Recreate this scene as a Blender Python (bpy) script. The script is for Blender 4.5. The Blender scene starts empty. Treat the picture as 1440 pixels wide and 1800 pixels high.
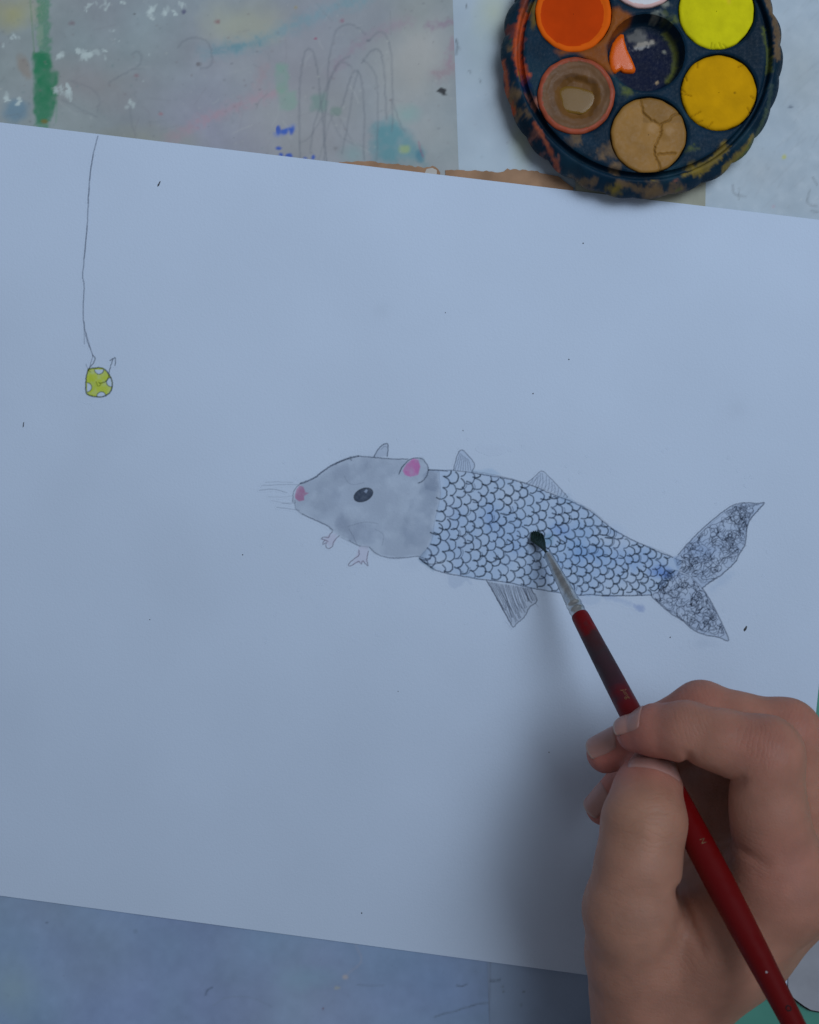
import bpy, bmesh, math, random
import numpy as np
from mathutils import Vector, Matrix
from mathutils.geometry import delaunay_2d_cdt

random.seed(7)
RNG = np.random.default_rng(11)
SC = bpy.context.scene
COL = SC.collection
R = math.radians

# ------------------------------------------------------------------ camera
CAM_H = 320.0                      # mm above the sheet of paper
PPM = 6.43                         # photo pixels per millimetre on the paper
cam_d = bpy.data.cameras.new("camera")
cam = bpy.data.objects.new("camera", cam_d)
COL.objects.link(cam)
cam.location = (0, 0, CAM_H / 1000)
cam.rotation_euler = (0, 0, 0)
cam_d.sensor_fit = 'VERTICAL'
cam_d.sensor_height = 24
cam_d.angle_y = 2 * math.atan(1800 / PPM / 2 / CAM_H)
cam_d.clip_start = 0.01
cam_d.clip_end = 50
cam_d.dof.use_dof = True
cam_d.dof.focus_distance = 0.305
cam_d.dof.aperture_fstop = 20
SC.camera = cam

# ------------------------------------------------------------------ light
world = bpy.data.worlds.new("World")
SC.world = world
world.use_nodes = True
bg = world.node_tree.nodes["Background"]
bg.inputs[0].default_value = (0.90, 0.98, 1.12, 1)
bg.inputs[1].default_value = 0.145


def area(name, loc, target, size, power, color, size_y=None):
    d = bpy.data.lights.new(name, 'AREA')
    d.energy = power
    d.color = color
    d.size = size
    if size_y:
        d.shape = 'RECTANGLE'
        d.size_y = size_y
    o = bpy.data.objects.new(name, d)
    COL.objects.link(o)
    o.location = loc
    o.rotation_euler = (Vector(target) - Vector(loc)).to_track_quat('-Z', 'Y').to_euler()
    return o


win = area("window_light", (0.36, 0.46, 0.90), (0.02, 0.26, 0), 0.86, 1.16, (0.79, 0.88, 1.0), 0.66)
win.data.spread = R(53)

SC.view_settings.view_transform = 'Standard'
SC.view_settings.look = 'None'
SC.view_settings.gamma = 1
SC.view_settings.exposure = 0.0
SC.cycles.use_denoising = True

# ------------------------------------------------------------------ helpers
E_LIGHT = np.array((0.456, 0.495, 0.572))      # light the calibration assumes


def lin(c):
    c = np.asarray(c, float) / 255.0
    return np.where(c <= 0.04045, c / 12.92, ((c + 0.055) / 1.055) ** 2.4)


def alb(r, g, b, k=1.0):
    """surface colour that shows as this photo colour under the scene's light"""
    return np.clip(lin((r, g, b)) / (E_LIGHT * k), 0.001, 0.92)


PAPER = alb(146, 164, 195)


def W(px, py, z=0.0):
    """photo pixel + height in mm -> metres"""
    f = (1 - z / CAM_H) / PPM
    return Vector(((px - 720) * f, (900 - py) * f, z)) * 0.001


def link(name, me, mat=None, parent=None):
    o = bpy.data.objects.new(name, me)
    COL.objects.link(o)
    if mat:
        me.materials.append(mat)
    if parent:
        o.parent = parent
    return o


def tag(o, label, cat, group=None):
    o["label"] = label
    o["category"] = cat
    if group:
        o["group"] = group
    return o


def mesh_np(name, V, F, smooth=True, color=None, attr="pigment"):
    me = bpy.data.meshes.new(name)
    V = np.asarray(V, np.float32)
    if isinstance(F, np.ndarray):
        n, k = F.shape
        me.vertices.add(len(V))
        me.vertices.foreach_set("co", V.ravel())
        me.loops.add(n * k)
        me.loops.foreach_set("vertex_index", F.astype(np.int32).ravel())
        me.polygons.add(n)
        me.polygons.foreach_set("loop_start", np.arange(0, n * k, k, dtype=np.int32))
        me.update(calc_edges=True)
    else:
        me.from_pydata([tuple(v) for v in V], [], F)
    if color is not None:
        a = me.color_attributes.new(attr, 'FLOAT_COLOR', 'POINT')
        c = np.ones((len(V), 4), np.float32)
        c[:, :3] = color
        a.data.foreach_set("color", c.ravel())
    if smooth:
        me.polygons.foreach_set("use_smooth", np.ones(len(me.polygons), bool))
    me.update()
    return me


_lat = np.random.default_rng(3).random((256, 256))


def vnoise(x, y, seed=0):
    x = np.asarray(x, float) + seed * 17.31
    y = np.asarray(y, float) + seed * 7.77
    xi, yi = np.floor(x).astype(int), np.floor(y).astype(int)
    fx, fy = x - xi, y - yi
    fx, fy = fx * fx * (3 - 2 * fx), fy * fy * (3 - 2 * fy)
    g = lambda a, b: _lat[a & 255, b & 255]
    return (g(xi, yi) * (1 - fx) + g(xi + 1, yi) * fx) * (1 - fy) + (g(xi, yi + 1) * (1 - fx) + g(xi + 1, yi + 1) * fx) * fy


def fbm(x, y, s, o=4, seed=0):
    t, a, n = 0, 0.5, 0
    for k in range(o):
        t = t + a * vnoise(x / s, y / s, seed + k * 3)
        n += a
        a *= 0.5
        s *= 0.5
    return t / n


def sstep(a, b, x):
    t = np.clip((x - a) / (b - a), 0, 1)
    return t * t * (3 - 2 * t)


def spline(pts, n=8):
    """Catmull-Rom through points"""
    P = [np.array(p, float) for p in pts]
    if len(P) < 3:
        return np.array(P)
    out = []
    Q = [2 * P[0] - P[1]] + P + [2 * P[-1] - P[-2]]
    for i in range(1, len(Q) - 2):
        for k in range(n):
            t = k / n
            out.append(0.5 * (2 * Q[i] + (Q[i + 1] - Q[i - 1]) * t + (2 * Q[i - 1] - 5 * Q[i] + 4 * Q[i + 1] - Q[i + 2]) * t * t
                              + (3 * Q[i] - Q[i - 1] - 3 * Q[i + 1] + Q[i + 2]) * t ** 3))
    out.append(P[-1])
    return np.array(out)


class Canvas:
    """pigment on a flat surface, sampled on a grid in photo-pixel units"""

    def __init__(s, x0, y0, x1, y1, step, base=(1, 1, 1)):
        s.x0, s.y0, s.step = x0, y0, step
        s.xs = np.arange(x0, x1 + step * .5, step)
        s.ys = np.arange(y0, y1 + step * .5, step)
        s.X, s.Y = np.meshgrid(s.xs, s.ys)
        s.C = np.ones(s.X.shape + (3,)) * np.array(base)
        s.grain = np.random.default_rng(5).random(s.X.shape)

    def win(s, pts, pad):
        lo, hi = pts.min(0) - pad, pts.max(0) + pad
        i0 = max(0, int((lo[0] - s.x0) / s.step)); i1 = min(len(s.xs), int((hi[0] - s.x0) / s.step) + 2)
        j0 = max(0, int((lo[1] - s.y0) / s.step)); j1 = min(len(s.ys), int((hi[1] - s.y0) / s.step) + 2)
        if i1 <= i0 or j1 <= j0:
            return None
        return slice(j0, j1), slice(i0, i1)

    @staticmethod
    def segd(X, Y, pts):
        a, b = pts[:-1], pts[1:]
        d = b - a
        L = (d ** 2).sum(1) + 1e-9
        px = X[..., None] - a[:, 0]
        py = Y[..., None] - a[:, 1]
        t = np.clip((px * d[:, 0] + py * d[:, 1]) / L, 0, 1)
        return np.sqrt(((px - t * d[:, 0]) ** 2 + (py - t * d[:, 1]) ** 2).min(-1))

    def put(s, w, m, col, mul):
        m = m[..., None]
        col = np.array(col)
        if mul:
            s.C[w] *= 1 - m * (1 - col)
        else:
            s.C[w] = s.C[w] * (1 - m) + col * m

    def stroke(s, pts, width, col, a=1.0, soft=1.0, mul=True, grain=0.35, rough=0.0):
        pts = np.array(pts, float)
        w = s.win(pts, width + soft + 3)
        if w is None:
            return
        X, Y = s.X[w], s.Y[w]
        d = s.segd(X, Y, pts)
        if rough:
            d = d + rough * (fbm(X, Y, 7, 3, 5) - .5) * 2
        m = a * np.clip((width / 2 + soft / 2 - d) / soft, 0, 1)
        if grain:
            m = m * (1 - grain * s.grain[w])
        s.put(w, m, col, mul)

    def poly(s, pts, col, a=1.0, soft=3.0, mul=True, rough=0.0, rs=12, tex=0.0, ts=20, seed=0):
        pts = np.array(pts, float)
        w = s.win(pts, soft + rough + 2)
        if w is None:
            return
        X, Y = s.X[w], s.Y[w]
        sd = poly_sd(X, Y, pts)
        if rough:
            sd = sd + rough * (fbm(X, Y, rs, 4, 9 + seed) - .5) * 2
        m = a * np.clip(.5 - sd / soft, 0, 1)
        if tex:
            m = m * np.clip(1 - tex + 2 * tex * (fbm(X, Y, ts, 4, 21 + seed) * 1.6 - .3), 0, 1.2)
        s.put(w, np.clip(m, 0, 1), col, mul)

    def blob(s, x, y, rx, ry, col, a=1.0, ang=0, soft=.5, rough=.3, rs=None, mul=False, seed=0):
        q = max(rx, ry) * 1.6
        w = s.win(np.array([[x - q, y - q], [x + q, y + q]]), 1)
        if w is None:
            return
        dx, dy = s.X[w] - x, s.Y[w] - y
        c, sn = math.cos(ang), math.sin(ang)
        u, v = (dx * c + dy * sn) / rx, (-dx * sn + dy * c) / ry
        d = np.sqrt(u * u + v * v)
        d = d + rough * (fbm(s.X[w], s.Y[w], rs or max(min(rx, ry), 3), 4, 31 + seed) - .5) * 2
        s.put(w, a * np.clip((1 - d) / soft, 0, 1), col, mul)

    def sample(s, px, py):
        fx = np.clip((np.asarray(px) - s.x0) / s.step, 0, len(s.xs) - 1.001)
        fy = np.clip((np.asarray(py) - s.y0) / s.step, 0, len(s.ys) - 1.001)
        i, j = fx.astype(int), fy.astype(int)
        u, v = (fx - i)[..., None], (fy - j)[..., None]
        C = s.C
        return (C[j, i] * (1 - u) + C[j, i + 1] * u) * (1 - v) + (C[j + 1, i] * (1 - u) + C[j + 1, i + 1] * u) * v


def poly_sd(X, Y, pts):
    p = np.vstack([pts, pts[:1]])
    d = Canvas.segd(X, Y, p)
    ins = np.zeros(X.shape, bool)
    for (xa, ya), (xb, yb) in zip(p[:-1], p[1:]):
        if ya == yb:
            continue
        c = ((ya > Y) != (yb > Y)) & (X < (xb - xa) * (Y - ya) / (yb - ya) + xa)
        ins ^= c
    return np.where(ins, -d, d)


# ------------------------------------------------------------------ materials
def material(name):
    m = bpy.data.materials.new(name)
    m.use_nodes = True
    nt = m.node_tree
    return m, nt, nt.nodes["Principled BSDF"]


def pigment_mat(name, rough=.8, spec=.3, attr="pigment", mott=.04, mscale=25.0, bump=.0, bscale=900.0, rough_var=0.0, coat=0.0,
                sss=0.0, rad=(1, .35, .2), sss_scale=.002):
    """colour comes from the pigment attribute, with procedural mottling, gloss variation and fine relief"""
    m, nt, b = material(name)
    N, Lk = nt.nodes, nt.links
    at = N.new("ShaderNodeAttribute"); at.attribute_name = attr
    tc = N.new("ShaderNodeNewGeometry")
    nz = N.new("ShaderNodeTexNoise"); nz.inputs["Scale"].default_value = mscale; nz.inputs["Detail"].default_value = 6
    Lk.new(tc.outputs["Position"], nz.inputs["Vector"])
    mr = N.new("ShaderNodeMapRange"); mr.inputs[1].default_value = .3; mr.inputs[2].default_value = .7
    mr.inputs[3].default_value = 1 - mott; mr.inputs[4].default_value = 1 + mott
    Lk.new(nz.outputs["Fac"], mr.inputs[0])
    mx = N.new("ShaderNodeVectorMath"); mx.operation = 'SCALE'
    Lk.new(at.outputs["Color"], mx.inputs[0]); Lk.new(mr.outputs[0], mx.inputs["Scale"])
    Lk.new(mx.outputs[0], b.inputs["Base Color"])
    b.inputs["Roughness"].default_value = rough
    b.inputs["Specular IOR Level"].default_value = spec
    if coat:
        b.inputs["Coat Weight"].default_value = coat
        b.inputs["Coat Roughness"].default_value = .12
    if sss:
        b.inputs["Subsurface Weight"].default_value = sss
        b.inputs["Subsurface Radius"].default_value = rad
        b.inputs["Subsurface Scale"].default_value = sss_scale
    if rough_var:
        n3 = N.new("ShaderNodeTexNoise"); n3.inputs["Scale"].default_value = mscale * 4; n3.inputs["Detail"].default_value = 5
        Lk.new(tc.outputs["Position"], n3.inputs["Vector"])
        r2 = N.new("ShaderNodeMapRange"); r2.inputs[1].default_value = .3; r2.inputs[2].default_value = .7
        r2.inputs[3].default_value = max(.03, rough - rough_var); r2.inputs[4].default_value = min(1, rough + rough_var)
        Lk.new(n3.outputs["Fac"], r2.inputs[0]); Lk.new(r2.outputs[0], b.inputs["Roughness"])
    if bump:
        n2 = N.new("ShaderNodeTexNoise"); n2.inputs["Scale"].default_value = bscale; n2.inputs["Detail"].default_value = 4
        Lk.new(tc.outputs["Position"], n2.inputs["Vector"])
        bp = N.new("ShaderNodeBump"); bp.inputs["Strength"].default_value = bump; bp.inputs["Distance"].default_value = .0004
        Lk.new(n2.outputs["Fac"], bp.inputs["Height"]); Lk.new(bp.outputs[0], b.inputs["Normal"])
    return m


def plain_mat(name, col, rough=.5, spec=.5, metal=0.0, nscale=60.0, var=.08, bump=0.0, bscale=600.0):
    m, nt, b = material(name)
    N, Lk = nt.nodes, nt.links
    g = N.new("ShaderNodeNewGeometry")
    nz = N.new("ShaderNodeTexNoise"); nz.inputs["Scale"].default_value = nscale; nz.inputs["Detail"].default_value = 6
    Lk.new(g.outputs["Position"], nz.inputs["Vector"])
    cr = N.new("ShaderNodeValToRGB")
    c = np.array(col)
    cr.color_ramp.elements[0].position = .3; cr.color_ramp.elements[1].position = .7
    cr.color_ramp.elements[0].color = (*np.clip(c * (1 - var), 0, 1), 1)
    cr.color_ramp.elements[1].color = (*np.clip(c * (1 + var), 0, 1), 1)
    Lk.new(nz.outputs["Fac"], cr.inputs[0]); Lk.new(cr.outputs[0], b.inputs["Base Color"])
    b.inputs["Roughness"].default_value = rough
    b.inputs["Specular IOR Level"].default_value = spec
    b.inputs["Metallic"].default_value = metal
    if bump:
        n2 = N.new("ShaderNodeTexNoise"); n2.inputs["Scale"].default_value = bscale; n2.inputs["Detail"].default_value = 4
        Lk.new(g.outputs["Position"], n2.inputs["Vector"])
        bp = N.new("ShaderNodeBump"); bp.inputs["Strength"].default_value = bump; bp.inputs["Distance"].default_value = .0004
        Lk.new(n2.outputs["Fac"], bp.inputs["Height"]); Lk.new(bp.outputs[0], b.inputs["Normal"])
    return m


M_PAPER = pigment_mat("drawing paper", .9, .12, mott=.025, mscale=22, bump=.22, bscale=1900)
M_SHEET = pigment_mat("stained plastic sheet", .5, .3, mott=.06, mscale=60, bump=.08, bscale=700, rough_var=.12)
M_TABLE = plain_mat("green table top", alb(54, 108, 103, .95), .45, .4, nscale=90, var=.08)
M_TAPE = plain_mat("brown packing tape", alb(116, 95, 80), .7, .08, nscale=160, var=.2, bump=.2)
M_TAPE2 = plain_mat("faded beige tape", alb(120, 126, 122), .7, .1, nscale=160, var=.1, bump=.2)
M_MAT = plain_mat("grey mat", alb(86, 92, 104, .55), .6, .3, nscale=120, var=.1)
M_MATSHADOW = plain_mat("mat shadow black", (.01, .012, .014), .6, .3)  # near-black colour for the painted shadow line below the mat

# ------------------------------------------------------------------ setting: table and the sheets on it
def slab(name, quad, z, th, mat, parent=None):
    """thin sheet with four (or more) corners given in photo pixels"""
    top = [W(x, y, 0) + Vector((0, 0, z * .001)) for x, y in quad]
    n = len(top)
    V = top + [v - Vector((0, 0, th * .001)) for v in top]
    F = [tuple(range(n))[::-1], tuple(range(n, 2 * n))]
    F += [(i, (i + 1) % n, n + (i + 1) % n, n + i) for i in range(n)]
    me = bpy.data.meshes.new(name)
    me.from_pydata([tuple(v) for v in V], [], F)
    bm = bmesh.new(); bm.from_mesh(me); bmesh.ops.recalc_face_normals(bm, faces=bm.faces); bm.to_mesh(me); bm.free()
    return link(name, me, mat, parent)


tb = slab("table", [(-2600, -2400), (3600, -2400), (3600, 3600), (-2600, 3600)], -1.1, 18, M_TABLE)
tb["kind"] = "structure"

# --- grey stained sheet on the left: colours painted on a grid, top and bottom strips are the visible ones
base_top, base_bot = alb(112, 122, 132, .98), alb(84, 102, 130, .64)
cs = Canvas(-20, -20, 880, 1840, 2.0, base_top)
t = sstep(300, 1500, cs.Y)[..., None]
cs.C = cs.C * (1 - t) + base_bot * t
for q_, (sd_, am_) in enumerate(((2, .16), (14, .15), (27, .17))):
    cs.C[..., q_] *= 1 + am_ * (fbm(cs.X, cs.Y, 150, 5, 2) - .5) * 2 + .10 * (fbm(cs.X, cs.Y, 210, 3, sd_) - .5) * 2 + .06 * (fbm(cs.X, cs.Y, 14, 3, 8) - .5) * 2


def wash(cv, pts, w, rgb, a, k=.98, rough=6, soft=14, seed=0):
    p_ = spline(pts, 6)
    cv.stroke(p_, w * .8, alb(*rgb, k), a * .7, soft=soft * 1.6, mul=False, grain=.3, rough=rough * 1.6)
    cv.stroke(p_[len(p_) // 5:], w * .45, alb(*rgb, k), a * .5, soft=soft * .7, mul=False, grain=.4, rough=rough * 2.2)


def mark(cv, pts, w, rgb, a, k=.98, soft=1.6, grain=.5):
    cv.stroke(spline(pts, 8), w, alb(*rgb, k), a, soft=soft, mul=False, grain=grain)


# washes
cs.blob(20, 20, 60, 40, alb(140, 138, 80), .5, soft=.9, rough=.4)
cs.blob(430, 40, 110, 50, alb(136, 142, 128), .55, soft=.9, rough=.4)
cs.blob(160, 150, 120, 60, alb(118, 112, 118), .4, soft=1, rough=.5)
cs.blob(260, 250, 130, 40, alb(118, 124, 120), .6, soft=1, rough=.5)
cs.blob(600, 40, 150, 70, alb(112, 120, 132), .5, soft=1, rough=.5)
cs.blob(730, 130, 80, 160, alb(138, 140, 142), .55, soft=1, rough=.5)
cs.blob(480, 200, 110, 90, alb(128, 136, 142), .5, soft=1, rough=.5)
cs.blob(560, 120, 160, 90, alb(126, 132, 140), .4, soft=1, rough=.5)
wash(cs, [(360, 90), (420, 82), (480, 60), (560, 25), (640, -5)], 26, (86, 122, 138), .65)
wash(cs, [(378, 86), (410, 80), (450, 76)], 12, (72, 112, 128), .7, soft=8)
wash(cs, [(300, 245), (350, 215), (420, 185), (490, 160)], 18, (136, 112, 128), .6)
wash(cs, [(455, 150), (465, 115)], 20, (128, 112, 124), .5)
wash(cs, [(580, 130), (600, 105), (650, 65), (720, 35)], 14, (118, 100, 122), .45)
wash(cs, [(755, 45), (797, 38)], 12, (106, 88, 112), .65, soft=8)
wash(cs, [(770, 132), (797, 118)], 30, (116, 98, 112), .6, soft=12)
wash(cs, [(797, 70), (790, 110)], 12, (118, 98, 118), .6, soft=8)
cs.poly([(655, 220), (690, 210), (715, 225), (735, 255), (748, 285), (700, 290), (655, 285)], alb(70, 116, 130), .75, soft=18, mul=False, rough=8, tex=.5, ts=24)
cs.blob(715, 200, 34, 24, alb(104, 136, 140), .6, soft=.8)
cs.blob(620, 270, 30, 26, alb(100, 132, 140), .5, soft=.8)
cs.blob(712, 262, 14, 10, alb(120, 140, 96), .7, soft=.6)
cs.blob(738, 272, 10, 18, alb(52, 100, 122), .8, soft=.6)
mark(cs, [(736, 248), (739, 262), (744, 275)], 2.2, (118, 50, 84), .7)
cs.poly([(484, 112), (507, 112), (508, 160), (486, 162)], alb(92, 132, 122), .5, soft=6, mul=False, rough=4, tex=.4)
cs.poly([(492, 160), (522, 158), (520, 192), (492, 192)], alb(98, 132, 124), .5, soft=6, mul=False, rough=4, tex=.4)
cs.poly([(545, 170), (575, 160), (575, 195), (548, 195)], alb(84, 116, 114), .6, soft=8, mul=False, rough=5)
cs.blob(592, 195, 14, 10, alb(86, 112, 108), .6)
# blue felt-pen marks
for x, y, rx, ry, a in ((489, 228, 5, 10, .0), (499, 231, 8, 6, .1), (513, 229, 5, 10, .4), (507, 227, 7, 4, 0), (490, 260, 7, 4, .2), (508, 274, 9, 6, 0), (494, 272, 5, 5, 0), (551, 276, 4, 6, .3), (537, 278, 5, 3, 0)):
    cs.blob(x, y, rx, ry, alb(30, 66, 150), .9, ang=a, soft=.45, rough=.3, rs=4)
cs.stroke([(486, 236), (515, 224)], 10, alb(50, 90, 170), .35, soft=5, mul=False, rough=4)
# green brush band
cs.stroke(spline([(76, -20), (76, 40), (78, 90), (77, 140), (75, 222)], 5), 22, alb(50, 110, 86), .75, soft=7, mul=False, grain=.3, rough=6)
cs.poly([(58, 90), (85, 92), (90, 122), (102, 126), (101, 168), (90, 215), (62, 218), (60, 160)], alb(32, 100, 74), .88, soft=6, mul=False, rough=6, rs=14, tex=.25, ts=16)
mark(cs, [(52, -10), (56, 40), (60, 95)], 3, (74, 108, 84), .6)
cs.blob(70, 62, 7, 22, alb(110, 130, 122), .6, rough=.5)
cs.blob(77, 213, 9, 5, alb(96, 88, 44), .8)
mark(cs, [(100, 175), (98, 215)], 3, (70, 120, 100), .5)
cs.blob(25, 195, 28, 26, alb(84, 112, 134), .8, rough=.4)
cs.blob(42, 115, 12, 28, alb(112, 104, 100), .6, ang=-.3, rough=.4)
# white crusts of dried glue / paint
for x, y, rx, ry, n in ((28, 63, 10, 8, 4), (265, 25, 9, 14, 6), (285, 22, 14, 7, 5), (325, 5, 10, 5, 4), (215, 3, 9, 5, 4), (152, 15, 4, 9, 3), (105, 97, 12, 6, 5), (146, 96, 17, 10, 8), (118, 162, 22, 8, 8), (28, 172, 14, 8, 5), (232, 182, 9, 9, 5),
                        (205, 70, 4, 3, 2), (193, 52, 7, 3, 2), (260, 95, 6, 3, 2), (308, 28, 6, 7, 3), (185, 85, 3, 12, 4), (252, 140, 3, 4, 2), (5, 80, 5, 5, 2), (175, 8, 18, 5, 5)):
    for k in range(n):
        cs.blob(x + random.gauss(0, rx * .5), y + random.gauss(0, ry * .5), rx * random.uniform(.25, .6), ry * random.uniform(.3, .6), alb(146, 162, 170), random.uniform(.35, .9), ang=random.uniform(0, 3), soft=.25, rough=.9, rs=3.5, seed=k)
# dark spots
for x, y, r_, c in ((323, 20, 6, (60, 62, 96)), (382, 38, 8, (106, 68, 80)), (349, 112, 6, (84, 84, 92)), (126, 40, 7, (98, 88, 100)), (555, 67, 4, (120, 66, 92)), (602, 36, 6, (112, 80, 100)), (283, 200, 5, (124, 92, 104)), (240, 133, 6, (112, 92, 104)), (236, 24, 3, (70, 72, 78)), (520, 13, 5, (124, 116, 84)), (590, 260, 5, (92, 96, 104)), (647, 71, 4, (66, 68, 86)), (660, 155, 2, (60, 66, 76)), (762, 73, 2, (50, 54, 60)), (687, 176, 4, (92, 90, 98))):
    cs.blob(x, y, r_, r_ * .8, alb(*c), .75, soft=.7, rough=.5)
# pencil doodle loops
for pts, a in (([(527, 280), (526, 200), (530, 120), (538, 88), (548, 88), (556, 110), (562, 160), (566, 200), (575, 290)], .55),
               ([(575, 160), (578, 110), (588, 60), (604, 44), (625, 45), (642, 60)], .5),
               ([(570, 290), (572, 200), (580, 140), (595, 110), (615, 98)], .5),
               ([(636, 110), (650, 92), (663, 86), (672, 100), (677, 150), (679, 210)], .55),
               ([(650, 70), (665, 56), (678, 62), (687, 90), (690, 150), (690, 230)], .5),
               ([(600, 190), (612, 150), (622, 125), (634, 135), (640, 190), (640, 280)], .55),
               ([(545, 270), (552, 220), (565, 180), (580, 140), (600, 110), (620, 118)], .45),
               ([(600, 270), (615, 200), (620, 160), (630, 125)], .45), ([(662, 285), (664, 200), (662, 140), (650, 115), (638, 105)], .45),
               ([(527, 250), (545, 240), (575, 200), (600, 240), (640, 260)], .3), ([(560, 285), (575, 230), (590, 200), (620, 250)], .3),
               ([(690, 180), (705, 220), (712, 230)], .4), ([(230, 95), (243, 90), (248, 105), (240, 118), (210, 133), (190, 145)], .4),
               ([(313, 82), (325, 70), (345, 66), (365, 74), (373, 100), (368, 116), (352, 120)], .45),
               ([(110, 175), (140, 190), (170, 205)], .35), ([(120, 140), (160, 155), (175, 175), (170, 195)], .3), ([(228, 190), (232, 220), (240, 240)], .25)):
    p = spline(pts, 8)
    p = p + RNG.normal(0, .6, p.shape)
    cs.stroke(p, 3.0, alb(78, 86, 100), a, soft=2.8, mul=False, grain=.45)
cs.poly([(767, 160), (775, 153), (786, 157), (783, 163), (787, 166), (779, 168), (775, 163)], (.01, .012, .016), .95, soft=1.5, mul=False, rough=1)
# small dirt all over
for _ in range(420):
    x, y = random.uniform(0, 795), random.uniform(0, 290)
    r_ = random.choice((1, 1.2, 1.6, 2.4))
    cs.blob(x, y, r_ * 1.5, r_ * 1.2, alb(*random.choice(((80, 86, 96), (96, 92, 100), (140, 148, 152), (88, 108, 116)))), random.uniform(.15, .5), soft=.8)
for _ in range(70):
    x, y, a_, L_2 = random.uniform(0, 790), random.uniform(0, 285), random.uniform(0, 3.14), random.uniform(6, 45)
    cs.stroke(spline([(x, y), (x + L_2 * .5 * math.cos(a_) + random.gauss(0, 3), y + L_2 * .5 * math.sin(a_)), (x + L_2 * math.cos(a_), y + L_2 * math.sin(a_))], 5), 2.0, alb(*random.choice(((86, 94, 104), (142, 150, 156), (98, 100, 112)))), random.uniform(.15, .45), soft=2.2, mul=False, grain=.6)
# bottom strip marks
K = .6
cs.blob(20, 1740, 60, 70, alb(90, 110, 124, K), .6, soft=1)
cs.blob(540, 1720, 70, 30, alb(86, 112, 134, K), .5, soft=1)
cs.blob(238, 1637, 6, 6, alb(72, 88, 112, K), .7); cs.blob(82, 1622, 2.4, 2.4, alb(50, 60, 78, K), .8)
cs.blob(607, 1718, 7, 5, alb(112, 112, 120, K), .8); cs.blob(592, 1737, 7, 4, alb(106, 112, 112, K), .7); cs.blob(568, 1774, 2.5, 2.5, alb(66, 40, 52, K), .9)
mark(cs, [(625, 1660), (635, 1690), (612, 1712)], 4, (100, 106, 124), .4, K)
mark(cs, [(361, 1750), (364, 1742), (373, 1736)], 2.4, (36, 46, 62), .85, K)
mark(cs, [(375, 1768), (400, 1754), (440, 1754), (478, 1770)], 2.6, (76, 90, 112), .6, K)
mark(cs, [(803, 1733), (812, 1734), (821, 1731)], 2.6, (44, 52, 66), .8, K)
mark(cs, [(628, 1732), (645, 1733), (675, 1733)], 2.2, (66, 78, 98), .6, K)
mark(cs, [(764, 1788), (780, 1783), (800, 1778), (840, 1766), (880, 1762)], 2.4, (52, 62, 76), .75, K)
for _ in range(150):
    x, y = random.uniform(0, 860), random.uniform(1580, 1800)
    cs.blob(x, y, random.uniform(1, 2.6), random.uniform(1, 2), alb(70, 84, 106, K), random.uniform(.15, .5), soft=.8)


def seam_x(y):                              # right edge of the grey sheet
    return 796 + (y - 0) * (64 / 1800)



def painted_sheet(name, cv, left, right, ys, nx, z, mat, kx=None):
    """sheet whose grid is fine where it shows; left/right edges are functions of y"""
    ys = np.asarray(ys, float)
    V, C = [], []
    for y in ys:
        l, r_ = left(y), right(y)
        fx0 = max(l, -20.)
        x = np.concatenate([np.linspace(l, fx0, 6)[:-1] if l < fx0 else np.array([]), np.linspace(fx0, r_, nx)])
        V.append(np.stack([x, np.full_like(x, y)], 1))
    V = np.array(V)
    ny, nxx = V.shape[:2]
    C = cv.sample(V[..., 0], V[..., 1]).reshape(-1, 3)
    P = np.stack([(V[..., 0] - 720) / PPM, (900 - V[..., 1]) / PPM, np.full((ny, nxx), z)], -1).reshape(-1, 3) * .001
    idx = np.arange(ny * nxx).reshape(ny, nxx)
    F = np.stack([idx[1:, :-1], idx[1:, 1:], idx[:-1, 1:], idx[:-1, :-1]], -1).reshape(-1, 4)
    me = mesh_np(name, P, F, True, C)
    o = link(name, me, mat)
    sm = o.modifiers.new("thickness", 'SOLIDIFY'); sm.thickness = .00018; sm.offset = -1
    es = o.modifiers.new("crisp_edge", 'EDGE_SPLIT'); es.split_angle = R(40)
    return o


ysg = np.concatenate([np.linspace(-900, -20, 6)[:-1], np.arange(-20, 330, 2.2), np.linspace(330, 1560, 14)[1:-1], np.arange(1560, 1810, 2.6), np.linspace(1830, 2500, 5)])
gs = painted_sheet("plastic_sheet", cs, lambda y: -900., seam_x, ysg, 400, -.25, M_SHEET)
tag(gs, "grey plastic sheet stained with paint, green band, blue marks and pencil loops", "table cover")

# --- paler sheet on the right
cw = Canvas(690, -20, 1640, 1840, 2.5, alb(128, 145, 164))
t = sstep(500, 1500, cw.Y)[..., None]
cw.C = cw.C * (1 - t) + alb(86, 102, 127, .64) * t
cw.C *= (1 + .12 * (fbm(cw.X, cw.Y, 90, 4, 4) - .5) * 2)[..., None]
cw.blob(870, 20, 50, 60, alb(140, 150, 128), .6, soft=1); cw.blob(1180, 360, 80, 40, alb(132, 142, 140), .5, soft=1)
cw.blob(920, 250, 30, 60, alb(142, 154, 130), .5, soft=1); cw.blob(1380, 275, 5, 5, alb(140, 148, 70), .8); cw.blob(846, 70, 50, 90, alb(128, 146, 156), .5, soft=1)
cw.blob(1410, 130, 60, 120, alb(128, 140, 150), .5, soft=1); cw.blob(1340, 300, 60, 50, alb(124, 136, 150), .5, soft=1)
mark(cw, [(803, 68), (804, 80), (803, 94)], 2.6, (30, 36, 44), .9); mark(cw, [(806, 80), (811, 87)], 1.6, (70, 76, 86), .6)
mark(cw, [(820, 6), (821, 12)], 2.6, (56, 60, 66), .7)
for p in ([(823, 124), (826, 122), (828, 127)], [(842, 138), (846, 140), (844, 143)]):
    mark(cw, p, 2, (70, 80, 92), .7)
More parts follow.
